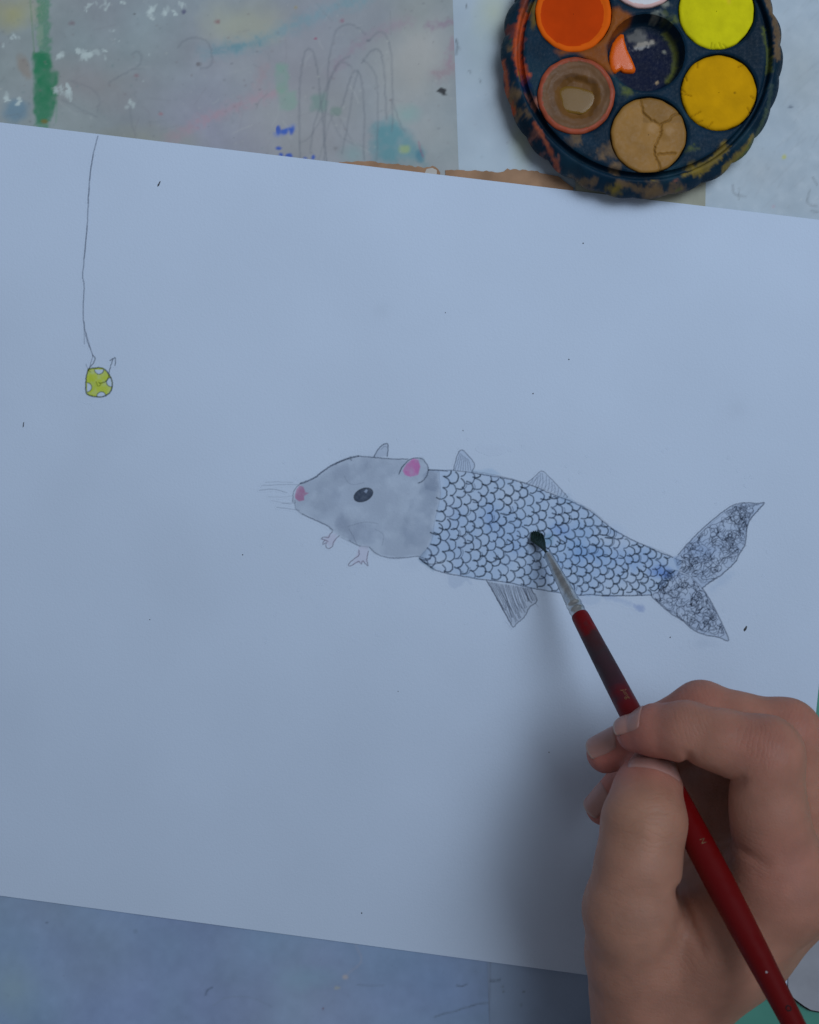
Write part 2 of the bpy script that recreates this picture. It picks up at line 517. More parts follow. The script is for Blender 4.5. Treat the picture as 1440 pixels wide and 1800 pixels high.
for p in ([(1289, 324), (1290, 336), (1296, 342)], [(1298, 342), (1312, 345)], [(1425, 332), (1421, 355), (1438, 362)], [(1430, 310), (1438, 325)], [(1300, 330), (1300, 350)], [(1428, 370), (1440, 372)]):
    mark(cw, p, 3, (84, 94, 106), .7)
cw.blob(1391, 187, 6, 3, alb(62, 74, 96), .8); cw.blob(1361, 362, 4, 3, alb(140, 120, 140), .6); cw.blob(892, 250, 2, 2, alb(70, 76, 84), .8)
for _ in range(90):
    x, y, a = random.uniform(1290, 1440), random.uniform(0, 380), random.uniform(.7, 1.1)
    L = random.uniform(8, 40)
    mark(cw, [(x, y), (x + L * math.cos(a), y - L * math.sin(a))], 2, (112, 124, 138), random.uniform(.15, .45))
for _ in range(260):
    cw.blob(random.uniform(790, 1440), random.uniform(0, 400), random.uniform(1, 3), random.uniform(1, 2.4), alb(*random.choice(((104, 116, 130), (96, 106, 116), (150, 160, 168)))), random.uniform(.15, .5), soft=.8)
for p in ([(862, 1690), (861, 1750), (858, 1800)],):
    mark(cw, p, 3, (70, 80, 98), .6, K)
mark(cw, [(862, 1726), (872, 1726), (880, 1724)], 3, (48, 56, 70), .8, K)
for x, y in ((886, 1744), (921, 1745), (917, 1768), (884, 1736)):
    cw.blob(x, y, 2.4, 2.4, alb(60, 68, 80, K), .7)
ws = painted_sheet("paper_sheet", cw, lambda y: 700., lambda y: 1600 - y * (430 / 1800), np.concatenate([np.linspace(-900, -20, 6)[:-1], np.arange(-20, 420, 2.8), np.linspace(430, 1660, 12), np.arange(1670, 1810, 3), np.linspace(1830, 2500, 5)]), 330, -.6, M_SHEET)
tag(ws, "pale scuffed white sheet under the paint palette", "table cover")

# --- tape along the edge of the drawing
def torn_strip(name, pts_top, pts_bot, z, mat):
    def jag(p):
        p = np.array(p, float)
        q = [p[0]]
        for a, b in zip(p[:-1], p[1:]):
            n = max(2, int(np.hypot(*(b - a)) / 5))
            for k in range(1, n + 1):
                q.append(a + (b - a) * k / n + np.array((0, random.gauss(0, .9))))
        return [tuple(v) for v in q]
    return slab(name, jag(pts_top) + jag(pts_bot)[::-1], z, .12, mat)


t1 = torn_strip("tape_strip", [(582, 286), (640, 283), (700, 289), (745, 294), (766, 293), (774, 302)], [(582, 345), (700, 350), (772, 352)], -.02, M_TAPE)
tag(t1, "short strip of brown packing tape with torn pale end under the paper edge", "tape")
t2 = torn_strip("tape_strip", [(783, 299), (830, 299), (880, 303), (892, 296), (940, 300), (985, 312), (1008, 330)], [(784, 352), (900, 355), (1008, 356)], -.02, M_TAPE)
tag(t2, "brown packing tape running from the sheet seam to under the palette", "tape")
t3 = torn_strip("tape_strip", [(1012, 318), (1120, 320), (1241, 322)], [(1012, 400), (1120, 402), (1239, 404)], -.06, M_TAPE2)
tag(t3, "faded beige tape square peeking out below the palette", "tape")
# dried white paint on the torn tape end
pd = [(750, 297), (760, 295), (768, 299), (768, 306), (756, 308), (747, 304)]
tp = slab("torn_patch", pd, .01, .03, plain_mat("torn paper", alb(140, 142, 146), .9, .1), t1)

# --- grey rounded mat at the lower right
mp = [(1384, 1540)] + [(1384, 1738)] + [(1384 + 16 * (1 - math.cos(a)) * 1.0, 1738 + 14 * math.sin(a)) for a in np.linspace(.2, .9, 4)]
mp += [(1400, 1757), (1412, 1766), (1424, 1773), (1440, 1776), (1470, 1777), (1640, 1777), (1640, 1540)]
mt = slab("grey_mat", mp, .9, 1.0, M_MAT)
tag(mt, "grey round-cornered mat beside the paper corner on the green table", "mat")
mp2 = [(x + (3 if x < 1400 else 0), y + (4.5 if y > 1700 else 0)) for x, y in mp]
me_ = slab("mat_shadow_line", mp2, -.15, .9, M_MATSHADOW, mt)  # dark slab standing in for the shadow along the mat's underside

# ------------------------------------------------------------------ the sheet with the drawing
PQ = [(-400, 168), (1525, 397), (1380, 1760), (-541, 1500)]     # TL TR BR BL in photo pixels


def paper_h(px, py):
    """height of the slightly wavy sheet, mm"""
    h = .10 + .22 * (fbm(px, py, 520, 2, 12)) + .10 * fbm(px, py, 180, 2, 4)
    bot = 1576 + .135 * px
    h = h + .22 * sstep(160, 0, bot - py) * (.5 + fbm(px, py, 300, 2, 40))
    return h


def on_paper(px, py, dz=0.0):
    h = paper_h(px, py) + dz
    return np.stack([(px - 720) / PPM, (900 - py) / PPM, h], -1) * .001


nu, nv = 190, 140
u, v = np.meshgrid(np.linspace(0, 1, nu), np.linspace(0, 1, nv))
tl, tr, br, bl = [np.array(p, float) for p in PQ]
P2 = (tl * (1 - u)[..., None] + tr * u[..., None]) * (1 - v)[..., None] + (bl * (1 - u)[..., None] + br * u[..., None]) * v[..., None]
V = on_paper(P2[..., 0], P2[..., 1]).reshape(-1, 3)
idx = np.arange(nu * nv).reshape(nv, nu)
F = np.stack([idx[1:, :-1], idx[1:, 1:], idx[:-1, 1:], idx[:-1, :-1]], -1).reshape(-1, 4)
pc_ = np.ones(u.shape) * (1 + .018 * (fbm(P2[..., 0], P2[..., 1], 130, 4, 50) - .5) * 2)
for x_, y_, r_, a_ in ((180, 760, 60, .035), (670, 545, 14, .05), (640, 500, 70, .02), (300, 1000, 130, .02), (800, 1200, 120, .02), (480, 420, 90, .02), (1295, 720, 16, .05), (120, 850, 60, .03), (560, 1300, 160, .015), (1250, 1180, 50, .03)):
    pc_ *= 1 - a_ * np.exp(-((P2[..., 0] - x_) ** 2 + (P2[..., 1] - y_) ** 2) / r_ ** 2)
paper = link("drawing_paper", mesh_np("drawing_paper", V, F, True, (PAPER * pc_[..., None]).reshape(-1, 3)), M_PAPER)
sm = paper.modifiers.new("thickness", 'SOLIDIFY'); sm.thickness = .00016; sm.offset = -1
es = paper.modifiers.new("crisp_edge", 'EDGE_SPLIT'); es.split_angle = R(40)
tag(paper, "white drawing paper with a half-painted mouse-headed fish and dangling cheese", "paper")

PEN = np.array((.13, .15, .20))
INK = np.array((.055, .075, .10))
cd = Canvas(440, 765, 1360, 1150, 1.0)


def pencil(pts, w=2.0, a=.8, n=8, jit=.25, c=PEN, cv=None, g=.45):
    p = spline(pts, n)
    p = p + RNG.normal(0, jit, p.shape)
    (cv or cd).stroke(p, w, c, a, soft=1.3, grain=g)


top_line = [(753, 826), (787, 827), (797, 827), (831, 831), (858, 836), (889, 841), (909, 846), (927, 851), (944, 857), (964, 866), (993, 877), (1016, 887), (1040, 900), (1070, 925), (1088, 937), (1115, 951), (1140, 962), (1162, 972), (1182, 979)]
bot_line = [(738, 982), (760, 999), (782, 1007), (809, 1012), (844, 1018), (893, 1024), (933, 1033), (960, 1038), (995, 1044), (1015, 1046), (1040, 1045), (1060, 1047), (1100, 1047), (1135, 1046), (1144, 1046)]
neck = [(772, 830), (774, 867), (770, 893), (764, 915), (761, 942), (753, 961), (737, 981)]
head_top = [(529, 850), (540, 846), (555, 839), (570, 827), (590, 815), (615, 805), (630, 802), (657, 804), (690, 807), (717, 807)]
jaw = [(519, 885), (522, 895), (532, 904), (545, 910), (565, 919), (577, 925), (585, 932), (600, 945), (615, 952), (632, 959), (650, 962), (660, 972), (677, 979), (695, 981), (715, 980), (735, 978), (745, 981), (757, 982)]
head_poly = [(517, 868)] + head_top + [(740, 806), (753, 826), (772, 828)] + neck[1:-1] + [(745, 980)] + jaw[::-1][2:] + [(515, 880)]
body_poly = top_line + [(1195, 985), (1192, 1005), (1165, 1030)] + bot_line[::-1] + neck[::-1]
ear_b = [(657, 804), (665, 790), (675, 781), (682, 782), (681, 802)]
ear_f = [(702, 832), (709, 819), (722, 807), (740, 806), (749, 814), (753, 825), (750, 837), (742, 846), (735, 849)]
ear_pink = [(708, 827), (715, 815), (727, 806), (736, 807), (739, 820), (735, 835), (722, 839), (711, 835)]
nose = [(518, 872), (521, 860), (527, 854), (534, 856), (537, 865), (542, 867), (535, 872), (535, 879), (526, 881), (520, 877)]
fin_a = [(797, 826), (803, 804), (808, 793), (814, 792), (824, 802), (834, 816), (829, 831)]
fin_b = [(926, 849), (940, 838), (952, 828), (967, 840), (982, 856), (998, 874)]
fin_c = [(855, 1020), (867, 1040), (880, 1064), (895, 1091), (902, 1102), (909, 1095), (922, 1084), (931, 1067), (944, 1055), (933, 1034)]
tail_u = [(1182, 979), (1192, 975), (1212, 952), (1237, 927), (1270, 900), (1287, 889), (1307, 884), (1332, 885), (1343, 884), (1332, 897), (1317, 915), (1312, 932), (1309, 957), (1300, 972), (1290, 990), (1265, 1012), (1245, 1025), (1234, 1034), (1212, 1012), (1190, 1000)]
tail_l = [(1144, 1047), (1160, 1062), (1180, 1079), (1200, 1091), (1217, 1106), (1237, 1115), (1262, 1120), (1280, 1126), (1275, 1110), (1262, 1082), (1245, 1050), (1234, 1034), (1212, 1012), (1190, 1003), (1170, 1002), (1156, 1030)]

# washes first
GREY = np.array((.78, .785, .79))
cd.poly(head_poly, GREY, .78, soft=6, rough=5, rs=22, tex=.28, ts=46, seed=1)
cd.poly(head_poly, (.80, .81, .84), .55, soft=4, rough=7, rs=30, tex=.9, ts=22, seed=4)
cd.poly([(566, 835), (600, 820), (650, 812), (640, 835), (600, 850), (590, 885), (570, 900), (548, 890)], (.78, .79, .82), .45, soft=8, rough=8, tex=.5, ts=20, seed=2)
cd.poly([(712, 905), (722, 880), (746, 850), (764, 832), (768, 866), (760, 930), (748, 962), (715, 960), (706, 930)], (.76, .785, .82), .6, soft=7, rough=7, tex=.6, ts=14, seed=3)
cd.poly([(600, 905), (660, 925), (680, 950), (620, 950), (590, 930)], (.74, .75, .79), .6, soft=10, rough=8, tex=.5, seed=5)
cd.poly([(742, 835), (753, 826), (772, 829), (772, 865), (748, 860)], (.72, .74, .79), .6, soft=3, rough=2, tex=.3, ts=6)
cd.poly([(640, 808), (690, 812), (700, 830), (660, 850), (640, 840)], (.78, .79, .82), .5, soft=10, rough=8, tex=.6, seed=6)
cd.poly(ear_b, (.66, .68, .73), .55, soft=3)
cd.poly([(738, 812), (748, 816), (752, 828), (744, 842), (735, 848), (734, 836), (740, 822)], (1.15, 1.15, 1.15), .5, soft=3)
cd.poly(ear_pink, (1.28, .42, .74), .95, soft=2.2, rough=1.5, tex=.3, ts=9)
cd.poly(nose, (1.02, .46, .60), .95, soft=2.0, rough=1.0, tex=.25, ts=6)
cd.poly([(578, 940), (592, 938), (590, 952), (580, 962), (568, 948)], (.95, .82, .86), .7, soft=4)
cd.poly([(632, 960), (648, 960), (646, 988), (620, 992)], (.95, .84, .88), .7, soft=4)
# body: thin blue wash with stronger patches
cd.poly(body_poly, (.77, .85, .94), .95, soft=5, rough=4, tex=.5, ts=40)
for x, y, rx, ry, c, a in ((1010, 960, 70, 50, (.60, .78, .97), .7), (880, 930, 56, 50, (.72, .83, .96), .6), (860, 910, 20, 24, (.62, .75, .95), .5), (1060, 990, 70, 46, (.66, .80, .96), .65), (1120, 985, 46, 28, (.58, .74, .95), .7), (1158, 1006, 26, 14, (.42, .58, .90), .85),
                           (985, 935, 24, 20, (.62, .74, .96), .6), (905, 965, 30, 26, (.74, .82, .94), .5), (800, 905, 26, 30, (.78, .84, .95), .5), (820, 960, 60, 30, (.86, .89, .93), .6), (960, 1010, 40, 24, (.80, .85, .93), .6), (1075, 935, 30, 20, (.78, .86, .97), .5)):
    cd.blob(x, y, rx, ry, c, a * 1.05, soft=.95, rough=.45, rs=22, mul=True)
cd.blob(964, 948, 12, 17, (.56, .72, .74), .7, ang=.5, soft=.6, mul=True)
# blots outside the outline
cd.poly([(832, 826), (865, 824), (880, 834), (858, 836), (835, 832)], (.76, .85, .92), .7, soft=4, rough=3)
cd.poly([(978, 868), (1000, 868), (1010, 885), (990, 886)], (.80, .87, .92), .6, soft=5, rough=3)
cd.poly([(786, 1010), (825, 1014), (829, 1028), (820, 1024), (800, 1032), (790, 1028)], (.80, .83, .88), .7, soft=5, rough=4)
cd.poly([(735, 983), (765, 998), (762, 1006), (750, 996)], (.56, .64, .68), .7, soft=4, rough=2)
cd.poly([(1000, 1047), (1062, 1049), (1050, 1062), (1010, 1064)], (.84, .88, .93), .7, soft=7, rough=4)
wp = spline([(1064, 1049), (1085, 1053), (1105, 1060)], 6)
cd.stroke(wp, 8, np.array((.72, .77, .88)), .7, soft=6, rough=3)
cd.blob(1122, 1067, 15, 8, (.55, .61, .80), .75, ang=.35, soft=.6, rough=.5, rs=6, mul=True)
cd.blob(1240, 1128, 34, 18, (.88, .89, .91), .8, soft=1, rough=.5, mul=True)
cd.blob(1268, 1022, 40, 12, (.86, .90, .95), .8, ang=-.6, soft=.8, rough=.4, mul=True)
cd.blob(760, 960, 16, 30, (.9, .91, .93), .6, soft=.9, mul=True); cd.blob(655, 800, 70, 12, (.94, .94, .95), .6, soft=.9, mul=True)
cd.blob(870, 790, 60, 14, (.95, .95, .96), .6, soft=1, mul=True); cd.blob(725, 990, 26, 16, (.90, .91, .93), .6, soft=.9, mul=True)
cd.poly(fin_c, (.70, .71, .74), .65, soft=4, rough=3, tex=.4, ts=16)
cd.poly(fin_a, (.80, .84, .90), .8, soft=3)
cd.poly(fin_b, (.82, .85, .90), .8, soft=3)
cd.poly(tail_u, (.72, .77, .85), .8, soft=3, tex=.35, ts=26)
cd.poly(tail_l, (.73, .77, .84), .8, soft=3, tex=.35, ts=26)
cd.blob(1235, 970, 40, 26, (.72, .80, .92), .6, soft=.8, mul=True)
cd.blob(1180, 1012, 24, 12, (.66, .76, .92), .6, soft=.8, mul=True)

# head pencil
pencil(head_top[:7], 3.0, .95); pencil(head_top[6:], 2.2, .85); pencil([(590, 815), (612, 807), (618, 809), (616, 803)], 1.6, .7)
pencil([(515, 882), (516, 867), (521, 857), (529, 850)], 1.8, .7); pencil([(519, 880), (519, 890), (524, 898), (532, 904)], 1.4, .55)
pencil(jaw[2:7], 2.1, .85); pencil(jaw[7:11], 1.4, .35); pencil([(614, 950), (624, 956), (633, 960)], 1.8, .6); pencil(jaw[10:], 1.9, .75)
pencil(ear_b, 2.2, .9); pencil([(670, 790), (676, 785), (681, 786)], 1.2, .5)
pencil(ear_f, 2.0, .85); pencil([(701, 834), (706, 822), (710, 818)], 1.6, .6)
pencil([(753, 826), (770, 827), (787, 828)], 2, .8)
for p, a in (([(460, 854), (490, 852), (525, 852)], .4), ([(456, 862), (480, 860), (505, 866)], .5), ([(467, 848), (490, 847), (515, 848)], .3), ([(487, 892), (505, 894), (527, 897)], .45), ([(496, 885), (520, 884)], .4), ([(472, 873), (495, 874), (515, 872)], .25), ([(478, 880), (512, 887)], .25)):
    pencil(p, 1.4, a)
for p in ([(584, 935), (580, 940), (577, 945), (570, 944), (565, 947), (571, 949), (569, 952), (568, 957), (574, 954), (573, 960), (577, 964), (584, 961), (587, 952), (596, 942)], [(572, 949), (577, 952)],
          [(631, 967), (631, 976), (622, 983), (615, 989), (613, 994), (618, 994), (630, 987), (635, 991), (638, 986), (643, 991), (647, 994), (645, 983), (648, 969)]):
    pencil(p, 1.8, .8, c=np.array((.22, .15, .19)))
pencil([(606, 837), (612, 848), (625, 852), (640, 848)], 1.4, .25); pencil([(612, 925), (640, 918), (665, 920)], 1.4, .3); pencil([(614, 930), (622, 945), (628, 958)], 1.4, .4); pencil([(660, 930), (674, 940), (672, 958)], 1.3, .3)
# eye
ea = -.42
eye = [(639 + 17.5 * math.cos(t) * math.cos(ea) - 11 * math.sin(t) * math.sin(ea), 870 + 17.5 * math.cos(t) * math.sin(ea) + 11 * math.sin(t) * math.cos(ea)) for t in np.linspace(0, 6.283, 40)[:-1]]
cd.poly(eye, (.13, .15, .19), .95, soft=1.6, tex=.08, ts=5)
cd.stroke(np.array(eye + eye[:1]), 1.8, INK, .8, soft=1.2)
cd.poly([(640, 864), (644, 860), (647, 862), (644, 867)], PAPER * .0 + np.array((.55, .58, .64)), .9, soft=1.8, mul=False)

# scales: overlapping arcs in rows across the body
TX, TY = np.array(top_line).T
BX, BY = np.array(bot_line).T
NXs, NYs = np.array(neck[::-1]).T
bp_np = np.array(body_poly, float)
x = 738.0
c = 0
while x < 1196:
    k = min(1, max(0, (x - 750) / 430))
    for side in (0,):
        ty, by = np.interp(x, TX, TY), np.interp(x + 6, BX, BY)
        h = by - ty
        rh = 19.6 - 4.4 * k
        n = max(2, int(round(h / rh)))
        for r_ in range(-1, n + 1):
            vv = (r_ + .5 * (c % 2) + .1) / n
            yc = ty + vv * h + random.gauss(0, 1.4)
            xc = x + (vv - .5) * -26 + random.gauss(0, 1.5)
            xnk = np.interp(yc, [p[1] for p in neck], [p[0] for p in neck])
            if xc + 6 < xnk or yc < ty - 2 or yc > by + 2:
                continue
            a_, b_ = (13.2 - 2.4 * k) * random.uniform(.85, 1.12), rh * .53 * random.uniform(.9, 1.08)
            dirn = R(20 + 10 * vv + random.gauss(0, 7))
            cs_, sn_ = math.cos(dirn), math.sin(dirn)
            f0, f1 = R(-86 + random.gauss(0, 6)), R(84 + random.gauss(0, 7))
            pts = []
            for f in np.linspace(f0, f1, 11):
                e = abs(math.cos(f)) ** .75 * (1 if math.cos(f) > 0 else -1)
                lx, ly = a_ * e, b_ * math.sin(f)
                px, py = xc + lx * cs_ - ly * sn_, yc + lx * sn_ + ly * cs_
                pts.append((px, py))
            pts = np.array(pts)
            tyy, byy = np.interp(pts[:, 0], TX, TY), np.interp(pts[:, 0], BX, BY)
            ok = (pts[:, 1] > tyy) & (pts[:, 1] < byy) & (pts[:, 0] < 1186 - abs(pts[:, 1] - 1005) * .3)
            if ok.sum() < 4:
                continue
            pts = pts[ok]
            dens = random.uniform(.8, .97)
            cd.stroke(pts + RNG.normal(0, .3, pts.shape), random.uniform(2.1, 3.0), INK if random.random() < .8 else PEN, dens, soft=1.3, grain=.25)
            if random.random() < .12:
                cd.stroke(pts[2:] + (random.uniform(2, 4), random.uniform(-1, 1)), 1.5, PEN, .7, soft=1.2, grain=.3)
    x += 14.4 - 2.8 * k
    c += 1
pencil(neck, 1.2, .35)
pencil(top_line[:4], 1.8, .8); pencil(top_line[3:], 2.3, .9); pencil([(p[0], p[1] - 3) for p in top_line[8:14]], 1.2, .35); pencil([(831, 829), (870, 835), (912, 845), (945, 857)], 1.3, .5)
pencil([(1130, 957), (1160, 968), (1178, 976)], 1.2, .4); pencil(bot_line, 2.3, .9); pencil([(1058, 1048), (1100, 1046), (1130, 1047)], 1.4, .5)
pencil([(737, 981), (748, 990), (765, 991), (780, 985)], 2, .8, c=INK); pencil([(745, 986), (760, 998)], 2.2, .7, c=INK)
# fins
pencil(fin_a, 1.9, .85)
for k in range(7):
    t_ = k / 6
    pencil([(800 + 28 * t_, 827), (803 + 20 * t_ + 2, 810 + 3 * t_), (809 + 13 * t_, 797 + 10 * t_)], 1.3, .65)
pencil(fin_b, 1.7, .75)
for k in range(13):
    t_ = k / 12
    bx, by = 930 + 66 * t_, 851 + 24 * t_
    hx = np.interp(t_, [0, .3, 1], [938, 953, 997]); hy = np.interp(t_, [0, .3, 1], [842, 830, 873])
    pencil([(bx, by), ((bx + hx) / 2 + 1, (by + hy) / 2), (hx + random.gauss(0, 1.5), hy)], 1.3, .62)
for k in range(8):
    pencil([(935 + k * 7, 850 + k * 2.6), (948 + k * 5.5, 836 + k * 4.5)], 1.0, .35)
pencil(fin_c, 2.0, .85)
for k in range(26):
    t_ = k / 25
    b0 = np.array((857 + 76 * t_, 1023 + 12 * t_)); b1 = np.array((np.interp(t_, [0, .35, .6, 1], [898, 909, 922, 943]), np.interp(t_, [0, .35, .6, 1], [1098, 1093, 1082, 1056])))
    f_ = random.uniform(.6, 1)
    m_ = (b0 + b1) / 2 + RNG.normal(0, 2, 2)
    pencil([b0, m_, b0 + (b1 - b0) * f_], random.uniform(1.3, 2.2), random.uniform(.5, .85))
pencil([(888, 1092), (900, 1106)], 1, .4); pencil([(940, 1060), (946, 1066)], 1.2, .4)
# tail
pencil(tail_u[1:18], 2.3, .85); pencil(tail_u[8:17], 1.3, .5, jit=1.0); pencil([(1272, 899), (1286, 915), (1284, 930), (1290, 950), (1298, 970)], 1.6, .55); pencil([(1196, 976), (1240, 930), (1275, 900), (1300, 890)], 1.2, .4)
pencil(tail_l[:12], 2.4, .88); pencil([(1150, 1052), (1180, 1075), (1215, 1100), (1255, 1116)], 1.3, .5); pencil([(1170, 1002), (1190, 1003), (1212, 1012), (1234, 1034)], 1.6, .6)


def scribble(poly, n, scale, a, w, bias=None):
    poly = np.array(poly, float)
    lo, hi = poly.min(0), poly.max(0)
    pts = RNG.uniform(lo, hi, (n * 4, 2))
    keep = pts[poly_sd(pts[:, 0], pts[:, 1], poly) < -2.0]
    for q in keep[:n]:
        if bias is not None and random.random() > bias(q):
            continue
        th = random.uniform(0, 6.28); p = q.copy(); s_ = [p.copy()]
        cur = random.uniform(-.9, .9)
        for _ in range(random.randint(5, 9)):
            p = p + scale * np.array((math.cos(th), math.sin(th))); th += cur + random.gauss(0, .5); s_.append(p.copy())
        s_ = np.array(s_)
        s_ = s_[poly_sd(s_[:, 0], s_[:, 1], poly) < -.4]
        if len(s_) > 2:
            cd.stroke(spline(s_, 3), w, PEN, random.uniform(a * .6, a), soft=1.2, grain=.4)


scribble(tail_u, 215, 3.9, .82, 1.5)
scribble(tail_l, 170, 3.8, .84, 1.5)
scribble([(1272, 899), (1290, 890), (1332, 887), (1315, 915), (1308, 935), (1296, 938), (1284, 915)], 50, 3.4, .6, 1.3)
scribble([(1244, 1050), (1262, 1084), (1276, 1118), (1256, 1112), (1244, 1080), (1232, 1040)], 26, 3.4, .6, 1.3)
scribble([(1185, 980), (1215, 985), (1240, 1025), (1225, 1030), (1195, 1000)], 22, 3.6, .65, 1.4)
cd.poly([(1211, 1063), (1217, 1058), (1216, 1066)], (.05, .06, .08), .9, soft=1.4)
for _ in range(120):
    cd.blob(random.uniform(460, 1350), random.uniform(770, 1145), random.uniform(.8, 1.5), random.uniform(.7, 1.2), (.55, .57, .62), random.uniform(.1, .5), soft=.8, mul=True)

cl = Canvas(120, 226, 235, 720, 1.0)
line = [(172.6, 240.5), (164, 275), (158.5, 314), (156, 361), (152, 421), (146, 482), (148.5, 502), (147, 551), (152, 592), (164, 625)]
cl.stroke(spline(line, 8) + RNG.normal(0, .3, (len(line) * 8 - 7, 2)), 2.0, PEN, .8, soft=1.4, grain=.4)
for p in ([(165, 272), (160, 300), (158, 318)], [(157, 330), (155, 358)], [(154, 398), (150, 440), (149, 455)], [(149, 565), (149, 605)], [(160, 612), (152, 585)]):
    pencil(p, 1.6, .6, cv=cl)
cl.blob(160, 700, 40, 12, (.95, .95, .96), .6, soft=1, mul=True)
cheese = [(156, 649), (168, 647), (182, 648), (191, 657), (197, 668), (197.5, 682), (191, 693), (176, 698), (157, 695), (152, 687), (152, 666)]
ch = spline(cheese + cheese[:1], 6)
cl.poly(ch, (.92, .92, .10), .97, soft=2, rough=1.5, tex=.18, ts=9)
cl.poly([(158, 655), (166, 668), (172, 678), (160, 690), (156, 672)], (.86, .90, .5), .5, soft=3)
for hx, hy, r_, a0, a1 in ((175, 650, 8, 0, 180), (196, 672, 8, 75, 270), (154, 681, 8, -90, 90), (179, 697, 8, 180, 360)):
    hp = [(hx + r_ * math.cos(R(a)), hy + r_ * math.sin(R(a))) for a in np.linspace(a0, a1, 14)]
    cl.poly(hp, (.97, .98, 1.0), .95, soft=1.4, mul=False)
    pencil(hp, 1.8, .85, cv=cl, n=3)
pencil(ch[::3], 2.7, .95, cv=cl, n=3, c=INK)
pencil([(176, 674), (186, 671), (191, 664), (194, 648), (199, 632)], 1.9, .85, cv=cl, c=INK); pencil([(194, 634), (199, 631), (203.5, 630), (203, 643)], 1.9, .85, cv=cl, c=INK)
pencil([(170, 672), (173, 679), (178, 676), (174, 672)], 1.5, .7, cv=cl)
pencil([(164, 625), (168, 630), (165, 638), (159, 646), (156, 652)], 2.0, .85, cv=cl, c=INK); pencil([(164, 626), (161, 636), (158, 648)], 1.6, .7, cv=cl); pencil([(152, 641), (156, 651), (160, 654)], 1.5, .6, cv=cl)


def patches(cv, specs, rest_name, rest_label, dz):
    """cut the painted grid into one thin layer per drawn part; bare paper stays the sheet itself"""
    ny, nx = cv.X.shape
    cx = (cv.X[:-1, :-1] + cv.X[1:, 1:]) / 2
    cy = (cv.Y[:-1, :-1] + cv.Y[1:, 1:]) / 2
    lab = np.full(cx.shape, -1)
    dark = (cv.C.min(-1) < .985)
    used = dark[:-1, :-1] | dark[1:, 1:] | dark[1:, :-1] | dark[:-1, 1:]
    used &= cy > 168 + (cx + 400) * (229 / 1925) + 1.5      # nothing beyond the sheet's own edge
    for k in range(2):
        q = used.copy(); q[1:] |= used[:-1]; q[:-1] |= used[1:]; q[:, 1:] |= used[:, :-1]; q[:, :-1] |= used[:, 1:]; used = q
    lab[used] = len(specs)
    for i, (nm, lb, pl, grow) in reversed(list(enumerate(specs))):
        sd = poly_sd(cx, cy, np.array(pl, float))
        lab[(sd < grow)] = i
    P = on_paper(cv.X, cv.Y, dz).reshape(-1, 3)
    C = (cv.C * PAPER).reshape(-1, 3)
    idx = np.arange(ny * nx).reshape(ny, nx)
    for i in range(len(specs) + 1):
        m = lab == i
        if not m.any():
            continue
        q = np.stack([idx[1:, :-1][m], idx[1:, 1:][m], idx[:-1, 1:][m], idx[:-1, :-1][m]], -1)
        un, inv = np.unique(q, return_inverse=True)
        nm = specs[i][0] if i < len(specs) else rest_name
        o = link(nm, mesh_np(nm, P[un], inv.reshape(-1, 4), True, C[un]), M_PAPER, paper)
        o["label"] = specs[i][1] if i < len(specs) else rest_label


patches(cd, [("mouse_ear", "drawn front ear with pink inside", ear_f, 3), ("mouse_ear", "small grey back ear in pencil", ear_b, 2),
             ("mouse_eye", "black drawn eye with a highlight", eye, 2), ("mouse_nose", "pink painted nose", nose, 2),
             ("mouse_foot", "small pencilled front foot", [(562, 943), (580, 934), (598, 940), (588, 962), (574, 967), (564, 958)], 1), ("mouse_foot", "small pencilled splayed hind foot", [(628, 964), (650, 964), (651, 996), (610, 997), (612, 986)], 1),
             ("mouse_head", "grey watercolour mouse head", head_poly, 1.5), ("fish_body", "fish body covered in pencilled scales with blue wash", body_poly, 1.5),
             ("dorsal_fin", "small front dorsal fin in pencil", fin_a, 2), ("dorsal_fin", "striped rear dorsal fin in pencil", fin_b, 2), ("belly_fin", "shaded belly fin in pencil", fin_c, 2),
             ("tail_fin", "scribbled upper tail lobe", tail_u, 2), ("tail_fin", "scribbled lower tail lobe", tail_l, 2)],
        "paint_smudge", "whiskers, faint smudges and watery blots around the drawing", .03)
patches(cl, [("cheese_bait", "yellow drawn cheese with holes and a hook", ch, 2.5)], "fishing_line", "thin pencilled fishing line", .03)

# crumbs and ticks on the paper
M_SPECK = plain_mat("graphite speck", (.06, .065, .075), .7, .3)
SP = [(280, 324, 3, 10, .5), (1310, 1105, 4, 10, .5), (1025, 428, 3, 3, 0), (783, 550, 2, 3, 0), (937, 692, 3, 3, 0), (814, 757, 2, 3, 0), (42, 747, 2, 9, .2), (427, 975, 3, 3, 0), (965, 1322, 2.5, 3, 0), (1178, 1120, 3, 3, 0), (1000, 632, 3, 3, 1), 
      (636, 1604, 3, 3, 0), (264, 1089, 2.5, 2.5, 0), (700, 1215, 2, 2, 0)]
for x_, y_, w_, l_, a_ in SP:
    if l_ <= 3:
        w_, l_ = w_ * .7, l_ * .7
    bm = bmesh.new()
    bmesh.ops.create_icosphere(bm, subdivisions=2, radius=1)
    for v_ in bm.verts:
        q = v_.co
        k_ = 1 + .3 * math.sin(7 * q.x + 3 * q.y + x_)
        lx, ly = q.x * w_ / 2 * k_, q.y * l_ / 2 * k_
        px, py = x_ + lx * math.cos(a_) + ly * math.sin(a_), y_ - (-lx * math.sin(a_) + ly * math.cos(a_))
        pp = on_paper(np.array(px), np.array(py), .04 + .10 * q.z)
        v_.co = Vector(pp)
    me = bpy.data.meshes.new("graphite_speck"); bm.to_mesh(me); bm.free()
    link("graphite_speck", me, M_SPECK, paper)

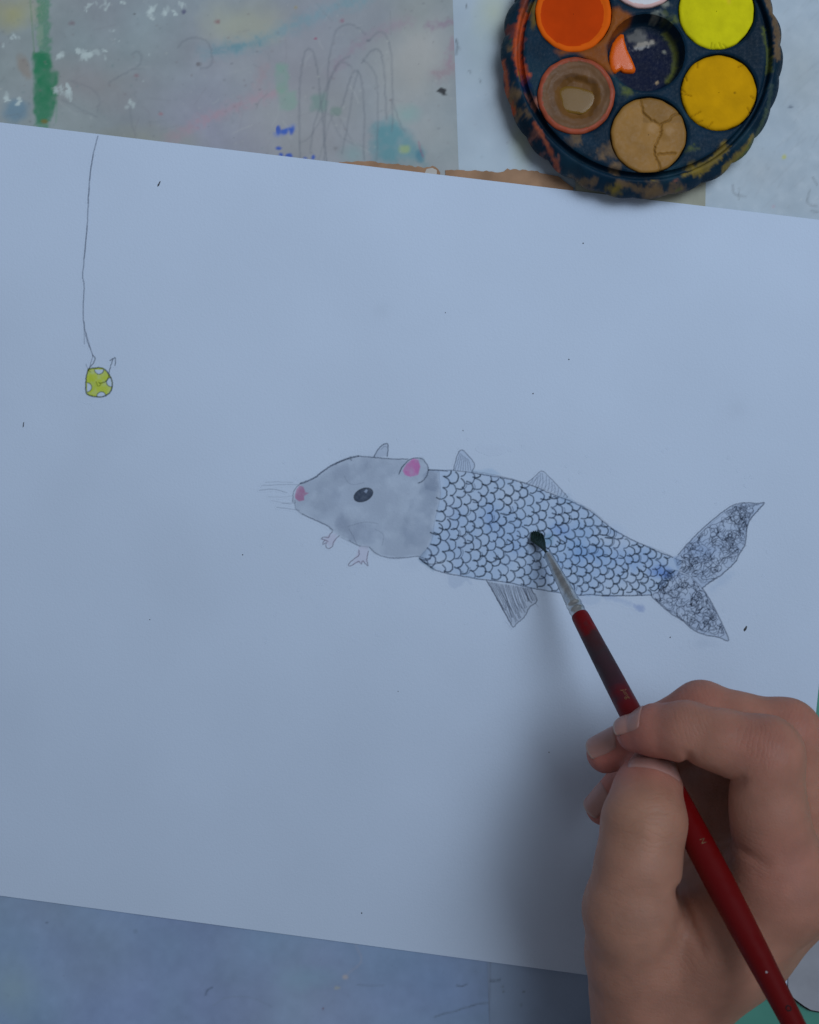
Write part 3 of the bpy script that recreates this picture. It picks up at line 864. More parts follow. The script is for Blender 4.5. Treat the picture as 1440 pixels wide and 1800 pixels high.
# ------------------------------------------------------------------ paint palette
PC = W(1133, 92, 9.0); PC.z = 0
PXC, PYC = PC.x * 1000, PC.y * 1000          # palette centre, mm
pal = bpy.data.objects.new("paint_palette", None); COL.objects.link(pal)
pal.location = (PC.x, PC.y, -.0002)
tag(pal, "round dark blue scalloped paint palette with six paint tablets above the paper", "palette")


def pal_mm(px, py, z=10.2):
    w_ = W(px, py, z)
    return (w_.x * 1000 - PXC, w_.y * 1000 - PYC)


PANS = {n: pal_mm(x, y, 10.2) for n, (x, y) in dict(orange=(1009, 22), brown=(1013, 167), tan=(1141, 236), ochre=(1265, 161), yellow=(1261, 18), white=(1132, -54), well=(1137, 91)).items()}
RW = 10.3
TRAY_R, TRAY_Z = 32.2, 10.2
# smears of dried paint: canvas in palette millimetres x10, y up
NAVY = np.array((.004, .022, .044))
cp = Canvas(-420, -420, 420, 420, 2.5, NAVY)
cp.C *= (1 + .5 * (fbm(cp.X, cp.Y, 90, 4, 3) - .5) * 2)[..., None]
TAN, ORG, OCH, GRN, PNK, TEAL = (.20, .125, .06), (.62, .09, .008), (.30, .21, .03), (.12, .15, .03), (.36, .13, .08), (.014, .05, .075)


def pp(px, py, z=10.2):
    a, b = pal_mm(px, py, z)
    return (a * 10, b * 10)


def smear(pts, w, col, a=.9, soft=4, rough=5, z=10.2):
    cp.stroke(spline([pp(*p, z) for p in pts], 6), w, np.array(col), a, soft=soft, mul=False, grain=.25, rough=rough)


for q in [(940, 130), (1000, 300), (1200, 200), (1320, 240), (1080, 130), (1180, 300), (900, 60)]:
    x_, y_ = pp(*q); cp.blob(x_, y_, 70, 50, TEAL, .7, soft=1, rough=.6, ang=q[0])
# orange pool between orange pan and centre well
cp.poly([pp(*p) for p in ((1060, 20), (1088, 10), (1110, 30), (1085, 55), (1070, 80), (1072, 105), (1078, 130), (1060, 118), (1030, 98), (985, 96), (975, 90), (1010, 80), (1050, 60))], (.30, .085, .012), .92, soft=12, mul=False, rough=14, rs=40, tex=.12, ts=40)
cp.poly([pp(*p) for p in ((930, 0), (945, 0), (945, 40), (935, 48))], (.16, .10, .012), .8, soft=10, mul=False, rough=8)
smear([(921, 20), (914, 50), (911, 90), (916, 120), (924, 135)], 26, ORG, .85, rough=8); smear([(926, -20), (920, 20)], 20, (.3, .06, .02), .7)
smear([(899, 45), (903, 55)], 26, (.26, .05, .03), .7, rough=12)
smear([(885, 105), (890, 130), (893, 165)], 10, (.55, .12, .04), .9, rough=4, z=8); smear([(898, 175), (905, 195)], 13, ORG, .85, z=8)
for q, c_, r_ in (((905, 160), TAN, 30), ((896, 80), TAN, 16), ((930, 175), PNK, 24), ((915, 200), TAN, 24), ((945, 235), PNK, 22), ((1010, 245), TAN, 30), ((1070, 265), TAN, 40), ((1060, 275), TAN, 20), ((1085, 290), TAN, 20), ((960, 275), PNK, 26), ((985, 300), PNK, 18),
                  ((1040, 320), TAN, 22), ((1090, 328), OCH, 26), ((1000, 318), OCH, 12), ((1150, 330), TAN, 40), ((1200, 325), TAN, 34), ((1225, 300), OCH, 26), ((1105, 160), GRN, 26), ((1215, 260), GRN, 20), ((1075, 155), TEAL, 30), ((1160, 25), (.3, .33, .28), 16), ((1170, 14), (.4, .42, .34), 18), ((1180, 30), GRN, 20), ((925, 150), (.01, .02, .10), 30)):
    x_, y_ = pp(*q)
    for k in range(3):
        cp.blob(x_ + random.gauss(0, r_ * .4), y_ + random.gauss(0, r_ * .3), r_ * random.uniform(.5, .9), r_ * random.uniform(.25, .5), c_, random.uniform(.35, .8), ang=math.atan2(y_, x_) + 1.57 + random.gauss(0, .2), soft=.6, rough=1.1, rs=8, seed=k)
smear([(1350, 0), (1362, 30), (1368, 70), (1366, 100)], 22, TAN, .85, rough=8, z=9); smear([(1345, 50), (1352, 90), (1356, 120)], 16, GRN, .8, rough=8)
smear([(1280, 290), (1310, 262), (1330, 235)], 16, OCH, .8, rough=7); smear([(1225, 300), (1260, 275), (1275, 255)], 24, OCH, .75, rough=12)
smear([(1090, 318), (1150, 335), (1205, 330)], 12, TAN, .8, rough=10); smear([(1300, 280), (1335, 235), (1352, 190)], 9, GRN, .8, rough=6)
smear([(940, 215), (965, 255), (985, 290)], 8, (.5, .12, .05), .8, rough=5); smear([(1005, 305), (1040, 330), (1090, 345)], 12, TAN, .5, rough=10, z=8)
smear([(1358, 150), (1350, 200), (1330, 250)], 14, (.05, .08, .07), .8, rough=8); smear([(1200, 345), (1240, 325), (1275, 300)], 9, (.12, .11, .09), .8, rough=7)
for _ in range(60):                                      # flecks round the rim
    a_ = random.uniform(0, 6.283); r_ = random.uniform(335, 392)
    cp.blob(r_ * math.cos(a_), r_ * math.sin(a_), random.uniform(6, 34), random.uniform(1.5, 4), random.choice((TEAL, (.02, .03, .04), TAN, OCH, GRN, TEAL, PNK, (.04, .06, .07))), random.uniform(.3, .8), ang=a_ + 1.57 + random.gauss(0, .25), soft=.5, rough=.8, rs=8)

M_PAL = pigment_mat("palette plastic with dried paint", .5, .09, mott=.15, mscale=300, bump=.25, bscale=1400, rough_var=.14)
wells = [Vector((p[0], p[1])) for p in PANS.values()]
pts, fine = [], []
for w_ in wells:
    for k in range(72):
        a_ = k / 72 * 6.28318
        for rr in (RW, RW + .35):
            q = Vector((w_.x + rr * math.cos(a_), w_.y + rr * math.sin(a_)))
            if q.length < TRAY_R - .1 and all((q - o_).length > RW - .01 or o_ is w_ for o_ in wells):
                pts.append(q)
for k in range(200):
    a_ = k / 200 * 6.28318
    for rr in (TRAY_R, TRAY_R - .4):
        pts.append(Vector((rr * math.cos(a_), rr * math.sin(a_))))
g = np.arange(-33, 33, .55)
for i, gx in enumerate(g):
    for gy in g:
        q = Vector((gx + (.27 if int(gy * 10) % 2 else 0), gy))
        if q.length < TRAY_R - .7 and all((q - o_).length > RW + .6 for o_ in wells):
            pts.append(q)
vo, eo, fo = delaunay_2d_cdt(pts, [], [], 0, 1e-5)[:3]
fo = [f for f in fo if all(((vo[f[0]] + vo[f[1]] + vo[f[2]]) / 3 - w_).length > RW - .03 for w_ in wells)]
V = []
for q in vo:
    dw = min((q - w_).length for w_ in wells) - RW
    z_ = TRAY_Z - .35 * max(0, 1 - dw / .5) ** 2 - .3 * max(0, 1 - (TRAY_R - q.length) / .5) ** 2
    V.append((q.x, q.y, z_))
V = list(V); F = [tuple(f) for f in fo]
for i, w_ in enumerate(wells):                           # well walls and floors
    isw = list(PANS)[i] == 'well'
    prof = [(RW, TRAY_Z - .35), (RW - .15, TRAY_Z - 1.5), (RW - .4, TRAY_Z - 4.2)] + ([(RW - 1.2, TRAY_Z - 5.0), (5, TRAY_Z - 5.3), (2.5, TRAY_Z - 5.35), (.01, TRAY_Z - 5.4)] if isw else [(.01, TRAY_Z - 4.5)])
    if isw:
        prof = prof[:4] + [(r_, TRAY_Z - 5.1 - .3 * (1 - r_ / 9)) for r_ in np.arange(8.8, .1, -.4)] + [(.01, TRAY_Z - 5.4)]
    b0 = len(V); n = 96
    for r_, z_ in prof:
        for k in range(n):
            a_ = k / n * 6.28318
            V.append((w_.x + r_ * math.cos(a_), w_.y + r_ * math.sin(a_), z_))
    for j in range(len(prof) - 1):
        for k in range(n):
            F.append((b0 + j * n + k, b0 + j * n + (k + 1) % n, b0 + (j + 1) * n + (k + 1) % n, b0 + (j + 1) * n + k))
V = np.array(V)
# paint in the centre well, drawn on the same canvas
wc = np.array(PANS['well']) * 10
cp.blob(wc[0] + 6, wc[1] - 10, 100, 100, (.0025, .006, .03), .92, soft=.25, rough=.1)
cp.blob(wc[0] - 10, wc[1] + 55, 38, 22, (.17, .17, .16), .8, soft=.5, rough=.9, rs=18); cp.blob(wc[0] + 4, wc[1] + 42, 28, 10, (.42, .38, .32), .85, soft=.3, rough=1, rs=9, ang=.3)
cp.blob(wc[0] - 5, wc[1] + 32, 26, 5, (.4, .4, .4), .8, soft=.4, rough=.9, rs=6, ang=.2)
cp.stroke(np.array([(wc[0] + 88 * math.cos(a), wc[1] + 88 * math.sin(a)) for a in np.linspace(-.75, .85, 14)]), 12, np.array((.17, .19, .03)), .85, soft=7, mul=False, rough=6)
cp.blob(wc[0] + 38, wc[1] - 62, 5, 5, (.5, .36, .2), .95, soft=.3, rough=.2); cp.blob(wc[0] + 58, wc[1] + 20, 6, 6, (.3, .3, .24), .8, soft=.4)
tray = link("tray", mesh_np("tray", V * .001, F, True, cp.sample(V[:, 0] * 10, V[:, 1] * 10)), M_PAL, pal)
# scalloped rim, lathed with lobes
prof = [(TRAY_R - .05, TRAY_Z - .3), (TRAY_R + .1, TRAY_Z - 1.6), (TRAY_R + .6, TRAY_Z - 2.3), (TRAY_R + 1.2, TRAY_Z - 2.3), (TRAY_R + 1.5, TRAY_Z - 1.2), (TRAY_R + 1.8, TRAY_Z - .5), (TRAY_R + 2.3, TRAY_Z - .35), (TRAY_R + 3.0, TRAY_Z - .7), (TRAY_R + 3.9, TRAY_Z - 1.6), (TRAY_R + 4.7, TRAY_Z - 2.9), (TRAY_R + 5.2, TRAY_Z - 3.9), (TRAY_R + 5.5, TRAY_Z - 5.0), (TRAY_R + 5.0, 3.2), (TRAY_R + 3.6, 1.0), (TRAY_R + 2.6, 0.0), (TRAY_R - 3, .0)]
P_ = []
for (ra, za), (rb, zb) in zip(prof[:-1], prof[1:]):
    for k in range(2):
        P_.append((ra + (rb - ra) * k / 2, za + (zb - za) * k / 2))
P_.append(prof[-1])
n = 520
A = np.arange(n) / n * 2 * np.pi
V = []
for r_, z_ in P_:
    amt = float(sstep(TRAY_R + 2.2, TRAY_R + 5.2, np.array(r_)))
    lobe = (np.abs(np.cos(13 * A + .4 + .25 * np.sin(3 * A))) ** .8 - .6) * (.75 + .25 * np.sin(5 * A)) * amt
    wob = .12 * np.sin(7 * A + 1) * amt
    V.append(np.stack([(r_ + lobe + wob) * np.cos(A), (r_ + lobe + wob) * np.sin(A), np.full(n, max(0, z_)) + .12 * amt * np.sin(13 * A) * (z_ > 1)], 1))
V = np.concatenate(V)
F = [(j * n + k, (j + 1) * n + k, (j + 1) * n + (k + 1) % n, j * n + (k + 1) % n) for j in range(len(P_) - 1) for k in range(n)]
rim = link("rim", mesh_np("rim", V * .001, F, True, cp.sample(V[:, 0] * 10, V[:, 1] * 10)), M_PAL, pal)


def tablet(name, label, pan, mat, colf, hf, r=9.95, z0=TRAY_Z - .5, nr=44, ns=200):
    """round block of paint; colf/hf give colour and height from local mm coordinates"""
    cx_, cy_ = PANS[pan]
    V, rr = [], np.concatenate([np.linspace(0.01, 1, nr), [1.0, 1.0]])
    A_ = np.arange(ns) / ns * 2 * np.pi
    wob = 1 + .008 * np.sin(3 * A_ + cx_) + .006 * np.sin(8 * A_ + cy_) + .004 * np.sin(17 * A_)
    X, Y, Z = [], [], []
    for k, q in enumerate(rr):
        x_, y_ = r * q * wob * np.cos(A_), r * q * wob * np.sin(A_)
        X.append(x_); Y.append(y_)
        if k < nr:
            z_ = z0 + hf(x_, y_) - .35 * max(0, (q - .93) / .07) ** 2
        else:
            z_ = np.full(ns, z0 - (1.2 if k == nr else 3.8))
        Z.append(z_)
    X, Y, Z = np.concatenate(X), np.concatenate(Y), np.concatenate(Z)
    V = np.stack([X + cx_, Y + cy_, Z], 1)
    j, k = np.meshgrid(np.arange(len(rr) - 1), np.arange(ns), indexing='ij')
    k2 = (k + 1) % ns
    F = np.stack([j * ns + k, (j + 1) * ns + k, (j + 1) * ns + k2, j * ns + k2], -1).reshape(-1, 4)
    o = link(name, mesh_np(name, V * .001, F, True, np.clip(colf(X, Y), .002, .92)), mat, pal)
    o["label"] = label
    return o


def cracks(X, Y, lines, w):  # mask of sunken cracks; tablets also darken their colour by it, as recess shade
    d = np.full(np.shape(X), 9.)
    for l in lines:
        p = np.array(l, float)
        d = np.minimum(d, Canvas.segd(np.asarray(X), np.asarray(Y), p))
    return np.clip(1 - d / w, 0, 1)


def jagline(pts, amp=.25, n=5):
    pts = spline(pts, n)
    return pts + np.random.default_rng(int(abs(pts.sum() * 100)) % 1000).normal(0, amp, pts.shape)


def tint(col, var, X, Y, s, seed):
    return np.array(col) * (1 + var * (fbm(X * 10, Y * 10, s, 4, seed) - .5) * 2)[..., None]


M_POOL = pigment_mat("standing paint water", .10, .14, mott=.05, mscale=300)
M_FLAT = pigment_mat("settled poster paint", .7, .05, mott=.06, mscale=260, bump=.1, bscale=500)
M_WET = pigment_mat("wet paint", .16, .22, mott=.03, mscale=200, rough_var=.06)
M_DRY = pigment_mat("dry paint tablet", .75, .06, mott=.05, mscale=350, bump=.2, bscale=1500)
M_SEMI = pigment_mat("damp paint tablet", .42, .12, mott=.05, mscale=300, bump=.12, bscale=900, rough_var=.12)

rad = lambda X, Y: np.hypot(X, Y)
# orange: flat and wet with a slightly darker inner pool
tablet("paint_tablet", "smooth orange paint filling its round well", "orange", M_FLAT,
       lambda X, Y: np.where((rad(X + .3, Y + .2) < 8.4)[..., None], tint((.60, .055, .001), .12, X, Y, 60, 3), tint((.82, .13, .006), .06, X, Y, 40, 2)),
       lambda X, Y: -.25 * sstep(9.2, 8.0, rad(X, Y)) + .03 * fbm(X * 10, Y * 10, 50, 3, 3), r=10.1)
ycr = [jagline([(-1.5 + k * .9 + .2 * k * k, -9.8), (-1.4 + k * 1.0, -8.4 - .4 * (k % 2))], .08) for k in range(4)]
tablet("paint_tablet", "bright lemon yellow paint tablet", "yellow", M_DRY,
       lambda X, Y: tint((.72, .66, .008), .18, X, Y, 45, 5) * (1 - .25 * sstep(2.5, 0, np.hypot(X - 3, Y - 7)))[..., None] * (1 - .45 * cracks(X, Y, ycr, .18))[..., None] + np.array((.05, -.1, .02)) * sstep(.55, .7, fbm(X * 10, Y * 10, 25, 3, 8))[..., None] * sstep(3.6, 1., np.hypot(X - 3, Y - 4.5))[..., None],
       lambda X, Y: .12 * fbm(X * 10, Y * 10, 40, 4, 2) - .35 * cracks(X, Y, ycr, .25))
ocr = [jagline([(9.8 * math.cos(a), 9.8 * math.sin(a)), ((9.8 - L) * math.cos(a + .08), (9.8 - L) * math.sin(a + .08))], .1) for a, L in ((.85, 1.6), (3.2, 2.4), (3.05, 1.0), (3.85, 2.6), (4.1, 1.2), (5.7, 1.3), (6.1, 1.5), (2.2, 1.2), (4.4, 1.8), (2.7, .9))]
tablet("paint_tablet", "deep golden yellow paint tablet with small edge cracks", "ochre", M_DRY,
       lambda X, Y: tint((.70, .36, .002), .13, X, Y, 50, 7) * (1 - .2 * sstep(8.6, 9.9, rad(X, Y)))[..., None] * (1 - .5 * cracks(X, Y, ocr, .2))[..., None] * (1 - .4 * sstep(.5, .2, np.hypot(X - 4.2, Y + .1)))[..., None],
       lambda X, Y: .10 * fbm(X * 10, Y * 10, 60, 3, 4) - .4 * cracks(X, Y, ocr, .28))
tcr = [jagline([(-2.2, 9.4), (-1.6, 6.2), (-.2, 4.8), (2.4, 3.0), (4.2, 3.2), (7.6, 5.6), (9.4, 6.2)], .14), jagline([(3.4, 3.0), (3.2, .2), (2.0, -2.4), (1.6, -4.6), (2.4, -7.0), (3.0, -9.8)], .16), jagline([(2.4, -5.2), (5.5, -4.8), (7.2, -4.9)], .12)]
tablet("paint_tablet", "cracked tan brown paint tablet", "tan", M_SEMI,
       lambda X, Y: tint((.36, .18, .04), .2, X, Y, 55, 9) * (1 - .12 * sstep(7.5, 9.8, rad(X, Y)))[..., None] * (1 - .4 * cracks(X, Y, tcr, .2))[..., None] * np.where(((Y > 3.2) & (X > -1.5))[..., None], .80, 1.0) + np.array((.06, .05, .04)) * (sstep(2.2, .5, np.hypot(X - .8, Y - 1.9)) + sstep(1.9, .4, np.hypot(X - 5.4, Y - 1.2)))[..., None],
       lambda X, Y: .35 * fbm(X * 10, Y * 10, 60, 3, 6) - .55 * cracks(X, Y, tcr, .3) + .25 * sstep(3, .5, np.hypot(X - 5.2, Y - .6)) + .15 * sstep(3, .5, np.hypot(X - 1, Y - 2)))
bt = tablet("paint_tablet", "brown paint tablet hollowed out inside a reddish ring", "brown", M_SEMI,
            lambda X, Y: np.where((rad(X, Y) > 9.0)[..., None], tint((.36, .075, .035), .3, X, Y, 30, 4), tint((.175, .09, .042), .25, X, Y, 35, 5)) * np.where((rad(X - .3, Y + .3) < 5.9 + 2.2 * (fbm(X * 10, Y * 10, 25, 3, 2) - .5))[..., None], np.array((.98, .86, .5)), 1.0),
            lambda X, Y: .15 * sstep(8.6, 9.2, rad(X, Y)) - .3 * sstep(8.4, 7, rad(X, Y) + 1.5 * (fbm(X * 10, Y * 10, 40, 3, 31) - .5)) - 1.4 * sstep(6.8, 4.0, rad(X - .3, Y + .3) + 3.0 * (fbm(X * 10, Y * 10, 45, 3, 33) - .5)) + .35 * fbm(X * 10, Y * 10, 30, 4, 8), r=10.2, z0=TRAY_Z - .1)
tablet("paint_tablet", "white paint tablet with pink rim", "white", M_DRY,
       lambda X, Y: tint((.80, .80, .82), .06, X, Y, 40, 6) * np.where((rad(X, Y) > 9.1)[..., None], np.array((1, .66, .6)), 1.0),
       lambda X, Y: .12 * fbm(X * 10, Y * 10, 40, 3, 4), z0=TRAY_Z - .1)


def puddle(name, label, parent, outline, z, h, mat, col):
    """shallow pool with a rounded meniscus edge"""
    o = np.array(outline, float)
    c_ = o.mean(0)
    V, n = [], len(o)
    lv = [(1.0, -.05), (.97, .55), (.90, .85), (.75, .97), (.45, 1.0), (.01, 1.0)]
    for q, hh in lv:
        for p in o:
            pt = c_ + (p - c_) * q
            V.append((pt[0], pt[1], z + h * hh))
    F = [(j * n + k, j * n + (k + 1) % n, (j + 1) * n + (k + 1) % n, (j + 1) * n + k) for j in range(len(lv) - 1) for k in range(n)]
    ob = link(name, mesh_np(name, np.array(V) * .001, F, True, np.array(col)), mat, parent)
    ob["label"] = label
    bm = bmesh.new(); bm.from_mesh(ob.data); bmesh.ops.recalc_face_normals(bm, faces=bm.faces); bm.to_mesh(ob.data); bm.free()
    return ob


wx, wy = PANS['well']
zf = TRAY_Z - 5.4
ol = spline([(wx - 9.2 * math.cos(a), wy + 9.2 * math.sin(a)) for a in np.linspace(.85, -.35, 7)] + [(wx - 7.6, wy - 4.0), (wx - 6.2, wy - 3.2), (wx - 4.6, wy - 3.9), (wx - 2.0, wy - 3.4), (wx - 2.6, wy - .6), (wx - 3.8, wy + 1.6), (wx - 4.6, wy + 3.8), (wx - 5.2, wy + 6.8)], 4)
ol = ol + np.random.default_rng(4).normal(0, .05, ol.shape)
puddle("paint_puddle", "wet orange paint puddle in the centre well", pal, ol, zf, 1.1, M_WET, (.82, .13, .005))
bx_, by_ = PANS['brown']
pool = spline([(bx_ + .1 + (5.0 + .9 * math.sin(3 * a + 1)) * math.cos(a), by_ - .8 + (4.2 + .7 * math.cos(2 * a + .6)) * math.sin(a)) for a in np.linspace(0, 6.283, 13)[:-1]], 4)
puddle("paint_puddle", "glossy ochre water pooled in the brown tablet", pal, pool, TRAY_Z - 1.55, .25, M_POOL, (.20, .105, .018))

# ------------------------------------------------------------------ paintbrush
A_px, B_px = W(944, 938, 1.2), W(1395, 1800, 83)
AX = (B_px - A_px).normalized()


def s_at(py):
    """distance (m) along the brush axis at which it shows at photo row py"""
    lo, hi = -.02, .25
    for _ in range(50):
        m = (lo + hi) / 2
        p = A_px + AX * m
        y = 900 - p.y * 1000 * PPM / (1 - p.z * 1000 / CAM_H)
        if y < py:
            lo = m
        else:
            hi = m
    return lo


SIDE = AX.cross(Vector((0, 0, 1))).normalized()
UP = SIDE.cross(AX).normalized()
brush = bpy.data.objects.new("paintbrush", None); COL.objects.link(brush)
tag(brush, "red wooden paintbrush with silver ferrule and dark green wet bristles", "paintbrush")


def lathe(name, prof, mat, n=40, squash=None):
    """prof: (s along axis in m, radius in m)"""
    V, F = [], []
    for j, (s_, r_) in enumerate(prof):
        q = squash(s_) if squash else 1
        for k in range(n):
            a_ = k / n * 2 * math.pi
            V.append(A_px + AX * s_ + SIDE * (r_ * math.cos(a_)) + UP * (r_ * q * math.sin(a_)))
    for j in range(len(prof) - 1):
        for k in range(n):
            F.append((j * n + k, j * n + (k + 1) % n, (j + 1) * n + (k + 1) % n, (j + 1) * n + k))
    F.append(tuple(range(n))[::-1]); F.append(tuple(range((len(prof) - 1) * n, len(prof) * n)))
    me = bpy.data.meshes.new(name); me.from_pydata([tuple(v) for v in V], [], F)
    bm = bmesh.new(); bm.from_mesh(me); bmesh.ops.recalc_face_normals(bm, faces=bm.faces); bm.to_mesh(me); bm.free()
    for p in me.polygons:
        p.use_smooth = len(p.vertices) == 4
    return link(name, me, mat, brush)


sf0, sf1 = s_at(974), s_at(1082)
mm = .001
# handle lacquer: red with worn grey-violet stained zone, driven by distance along the handle
mh, nt, b_ = material("red lacquer")
N, Lk = nt.nodes, nt.links
ge = N.new("ShaderNodeNewGeometry")
sub = N.new("ShaderNodeVectorMath"); sub.operation = 'SUBTRACT'; sub.inputs[1].default_value = A_px
dt = N.new("ShaderNodeVectorMath"); dt.operation = 'DOT_PRODUCT'; dt.inputs[1].default_value = AX
Lk.new(ge.outputs["Position"], sub.inputs[0]); Lk.new(sub.outputs[0], dt.inputs[0])
nz = N.new("ShaderNodeTexNoise"); nz.inputs["Scale"].default_value = 260; nz.inputs["Detail"].default_value = 6
mp_ = N.new("ShaderNodeVectorMath"); mp_.operation = 'SCALE'; mp_.inputs["Scale"].default_value = 1
Lk.new(ge.outputs["Position"], nz.inputs["Vector"])
mad = N.new("ShaderNodeMath"); mad.operation = 'MULTIPLY_ADD'; mad.inputs[1].default_value = .016; mad.inputs[2].default_value = -.008
Lk.new(nz.outputs["Fac"], mad.inputs[0])
ad = N.new("ShaderNodeMath"); ad.operation = 'ADD'; Lk.new(dt.outputs["Value"], ad.inputs[0]); Lk.new(mad.outputs[0], ad.inputs[1])
cr = N.new("ShaderNodeValToRGB")
mrr = N.new("ShaderNodeMapRange"); mrr.inputs[1].default_value = sf1; mrr.inputs[2].default_value = s_at(1290)
Lk.new(ad.outputs[0], mrr.inputs[0]); Lk.new(mrr.outputs[0], cr.inputs[0])
el = cr.color_ramp.elements
el[0].position = 0; el[0].color = (.15, .0015, .003, 1); el[1].position = 1; el[1].color = (.15, .0012, .002, 1)
for p_, c_ in ((.10, (.15, .002, .004, 1)), (.18, (.060, .016, .018, 1)), (.38, (.042, .024, .030, 1)), (.60, (.055, .018, .028, 1)), (.78, (.13, .004, .008, 1))):
    e_ = el.new(p_); e_.color = c_
Lk.new(cr.outputs[0], b_.inputs["Base Color"])
b_.inputs["Roughness"].default_value = .42; b_.inputs["Specular IOR Level"].default_value = .22
rr_ = N.new("ShaderNodeMapRange"); rr_.inputs[1].default_value = .3; rr_.inputs[2].default_value = .7; rr_.inputs[3].default_value = .32; rr_.inputs[4].default_value = .6
Lk.new(nz.outputs["Fac"], rr_.inputs[0]); Lk.new(rr_.outputs[0], b_.inputs["Roughness"])
M_HANDLE = mh
M_FERR = plain_mat("nickel ferrule", (.55, .56, .56), .3, .5, 1.0, nscale=500, var=.25, bump=.15, bscale=900)
M_BRIS = plain_mat("wet green bristles", (.004, .020, .016), .3, .5, nscale=1500, var=.5)
HP = [(sf1 - .4 * mm, 2.0), (sf1 + .3 * mm, 2.25), (s_at(1100), 2.35), (s_at(1170), 2.6), (s_at(1260), 2.85), (s_at(1400), 3.15), (s_at(1530), 3.3), (s_at(1650), 2.95), (s_at(1800), 2.35), (s_at(1800) + .030, 1.9), (s_at(1800) + .06, 1.5), (s_at(1800) + .062, 1.2), (s_at(1800) + .063, .5)]
hs, hr = np.array([p[0] for p in HP]), np.array([p[1] for p in HP])
hq = spline(np.stack([hs * 1000, hr], 1), 6)
handle = lathe("handle", [(p[0] * mm, max(.3, p[1]) * mm) for p in hq], M_HANDLE, 48)
handle["label"] = "red lacquered handle stained grey near the ferrule"
L_ = sf1 - sf0
fp = [(0, 1.12), (.01, 1.2), (.3, 1.42), (.6, 1.75), (.80, 1.98), (.815, 2.1), (.835, 2.1), (.85, 1.96), (.885, 2.0), (.90, 2.12), (.92, 2.12), (.935, 1.98), (.99, 2.08), (1.005, 2.16), (1.015, 2.1)]
ferrule = lathe("ferrule", [(sf0 + L_ * q, r_ * mm) for q, r_ in fp], M_FERR, 48)
# bristles: splayed tuft bent on the paper
tipc = [W(943, 974, 0), W(942, 958, 0), W(943, 946, 0), W(944, 935, 0)]
mouth = A_px + AX * (sf0 + .001)
bb = []
bmV, bmF = [], []


def hair(path, rads, n=5):
    b0 = len(bmV)
    for p, r_ in zip(path, rads):
        for k in range(n):
            a_ = k / n * 6.283
            bmV.append(p + SIDE * (r_ * math.cos(a_)) + Vector((0, 0, r_ * math.sin(a_))))
    for j in range(len(path) - 1):
        for k in range(n):
            bmF.append((b0 + j * n + k, b0 + j * n + (k + 1) % n, b0 + (j + 1) * n + (k + 1) % n, b0 + (j + 1) * n + k))


for k in range(260):
    a_, q = random.uniform(0, 6.283), math.sqrt(random.random())
    root = mouth + SIDE * (1.0 * mm * q * math.cos(a_)) + UP * (1.0 * mm * q * math.sin(a_))
    off = q * math.cos(a_)                                   # sideways
    lift = (q * math.sin(a_) + 1) / 2
    ex = 945 + off * 10 + random.gauss(0, 1)
    ey = 936 + abs(off) * 4 + off * 3 + random.gauss(0, 2.2)
    end = W(ex, ey, .35 + 1.1 * lift * random.random())
    mid = W(945 + off * 12.5 + 1, 952 + off * 1.5, .9 + 2.2 * lift)
    mid2 = root.lerp(mid, .5) + Vector((0, 0, .2 * mm))
    hair([root, mid2, mid, mid.lerp(end, .6) + SIDE * random.gauss(0, .1) * mm, end], [.17 * mm, .2 * mm, .2 * mm, .16 * mm, .05 * mm])
me = bpy.data.meshes.new("bristles"); me.from_pydata([tuple(v) for v in bmV], [], bmF)
for p in me.polygons:
    p.use_smooth = True
br_o = link("bristles", me, M_BRIS, brush); br_o["kind"] = "stuff"
# gold stamping wrapped on the handle
M_GOLD = plain_mat("worn gold print", (.17, .085, .035), .5, .4, 0.0, nscale=2500, var=.6)


def stamp(txt, s0, ang, h):
    cu = bpy.data.curves.new("stamp", 'FONT'); cu.body = txt; cu.size = h; cu.resolution_u = 3
    to = bpy.data.objects.new("stamp", cu); COL.objects.link(to)
    bpy.context.view_layer.update()
    me = bpy.data.meshes.new_from_object(to.evaluated_get(bpy.context.evaluated_depsgraph_get()))
    bpy.data.objects.remove(to)
    for v_ in me.vertices:
        s_ = s0 + v_.co.x
        r_ = np.interp(s_, hq[:, 0] * mm, hq[:, 1] * mm) + .00005
        a_ = ang + v_.co.y / r_
        v_.co = A_px + AX * s_ + SIDE * (r_ * math.cos(a_)) + UP * (r_ * math.sin(a_))
    o = link("gold_print", me, M_GOLD, handle)
    return o


stamp("Jung", s_at(1222), R(98), .0017)
stamp("2", s_at(1262), R(86), .0017)
stamp("N", s_at(1484), R(92), .0017)
fk = stamp("o", s_at(1772), R(84), .0026); fk.name = "paint_fleck"; fk.data.materials[0] = plain_mat("dark paint fleck", (.008, .008, .01), .5, .2)
fk = stamp(".", s_at(1710), R(80), .004); fk.name = "paint_fleck"; fk.data.materials[0] = plain_mat("pale paint fleck", (.4, .34, .36), .5, .2)

# ------------------------------------------------------------------ hand
VOX = .62                                         # mm
def H(px, py, z):
    return np.array(W(px, py, z)) * 1000


GLO, GHI = np.array((36., -232., -1.)), np.array((140., -28., 84.))
GN = np.ceil((GHI - GLO) / VOX).astype(int)
gx = (GLO[0] + VOX * np.arange(GN[0])).astype(np.float32)
gy = (GLO[1] + VOX * np.arange(GN[1])).astype(np.float32)
gz = (GLO[2] + VOX * np.arange(GN[2])).astype(np.float32)


def gwin(lo, hi):
    i0 = np.clip(((lo - GLO) / VOX).astype(int), 0, GN - 1)
    i1 = np.clip(((hi - GLO) / VOX).astype(int) + 2, 1, GN)
    return tuple(slice(int(a), int(b)) for a, b in zip(i0, i1))


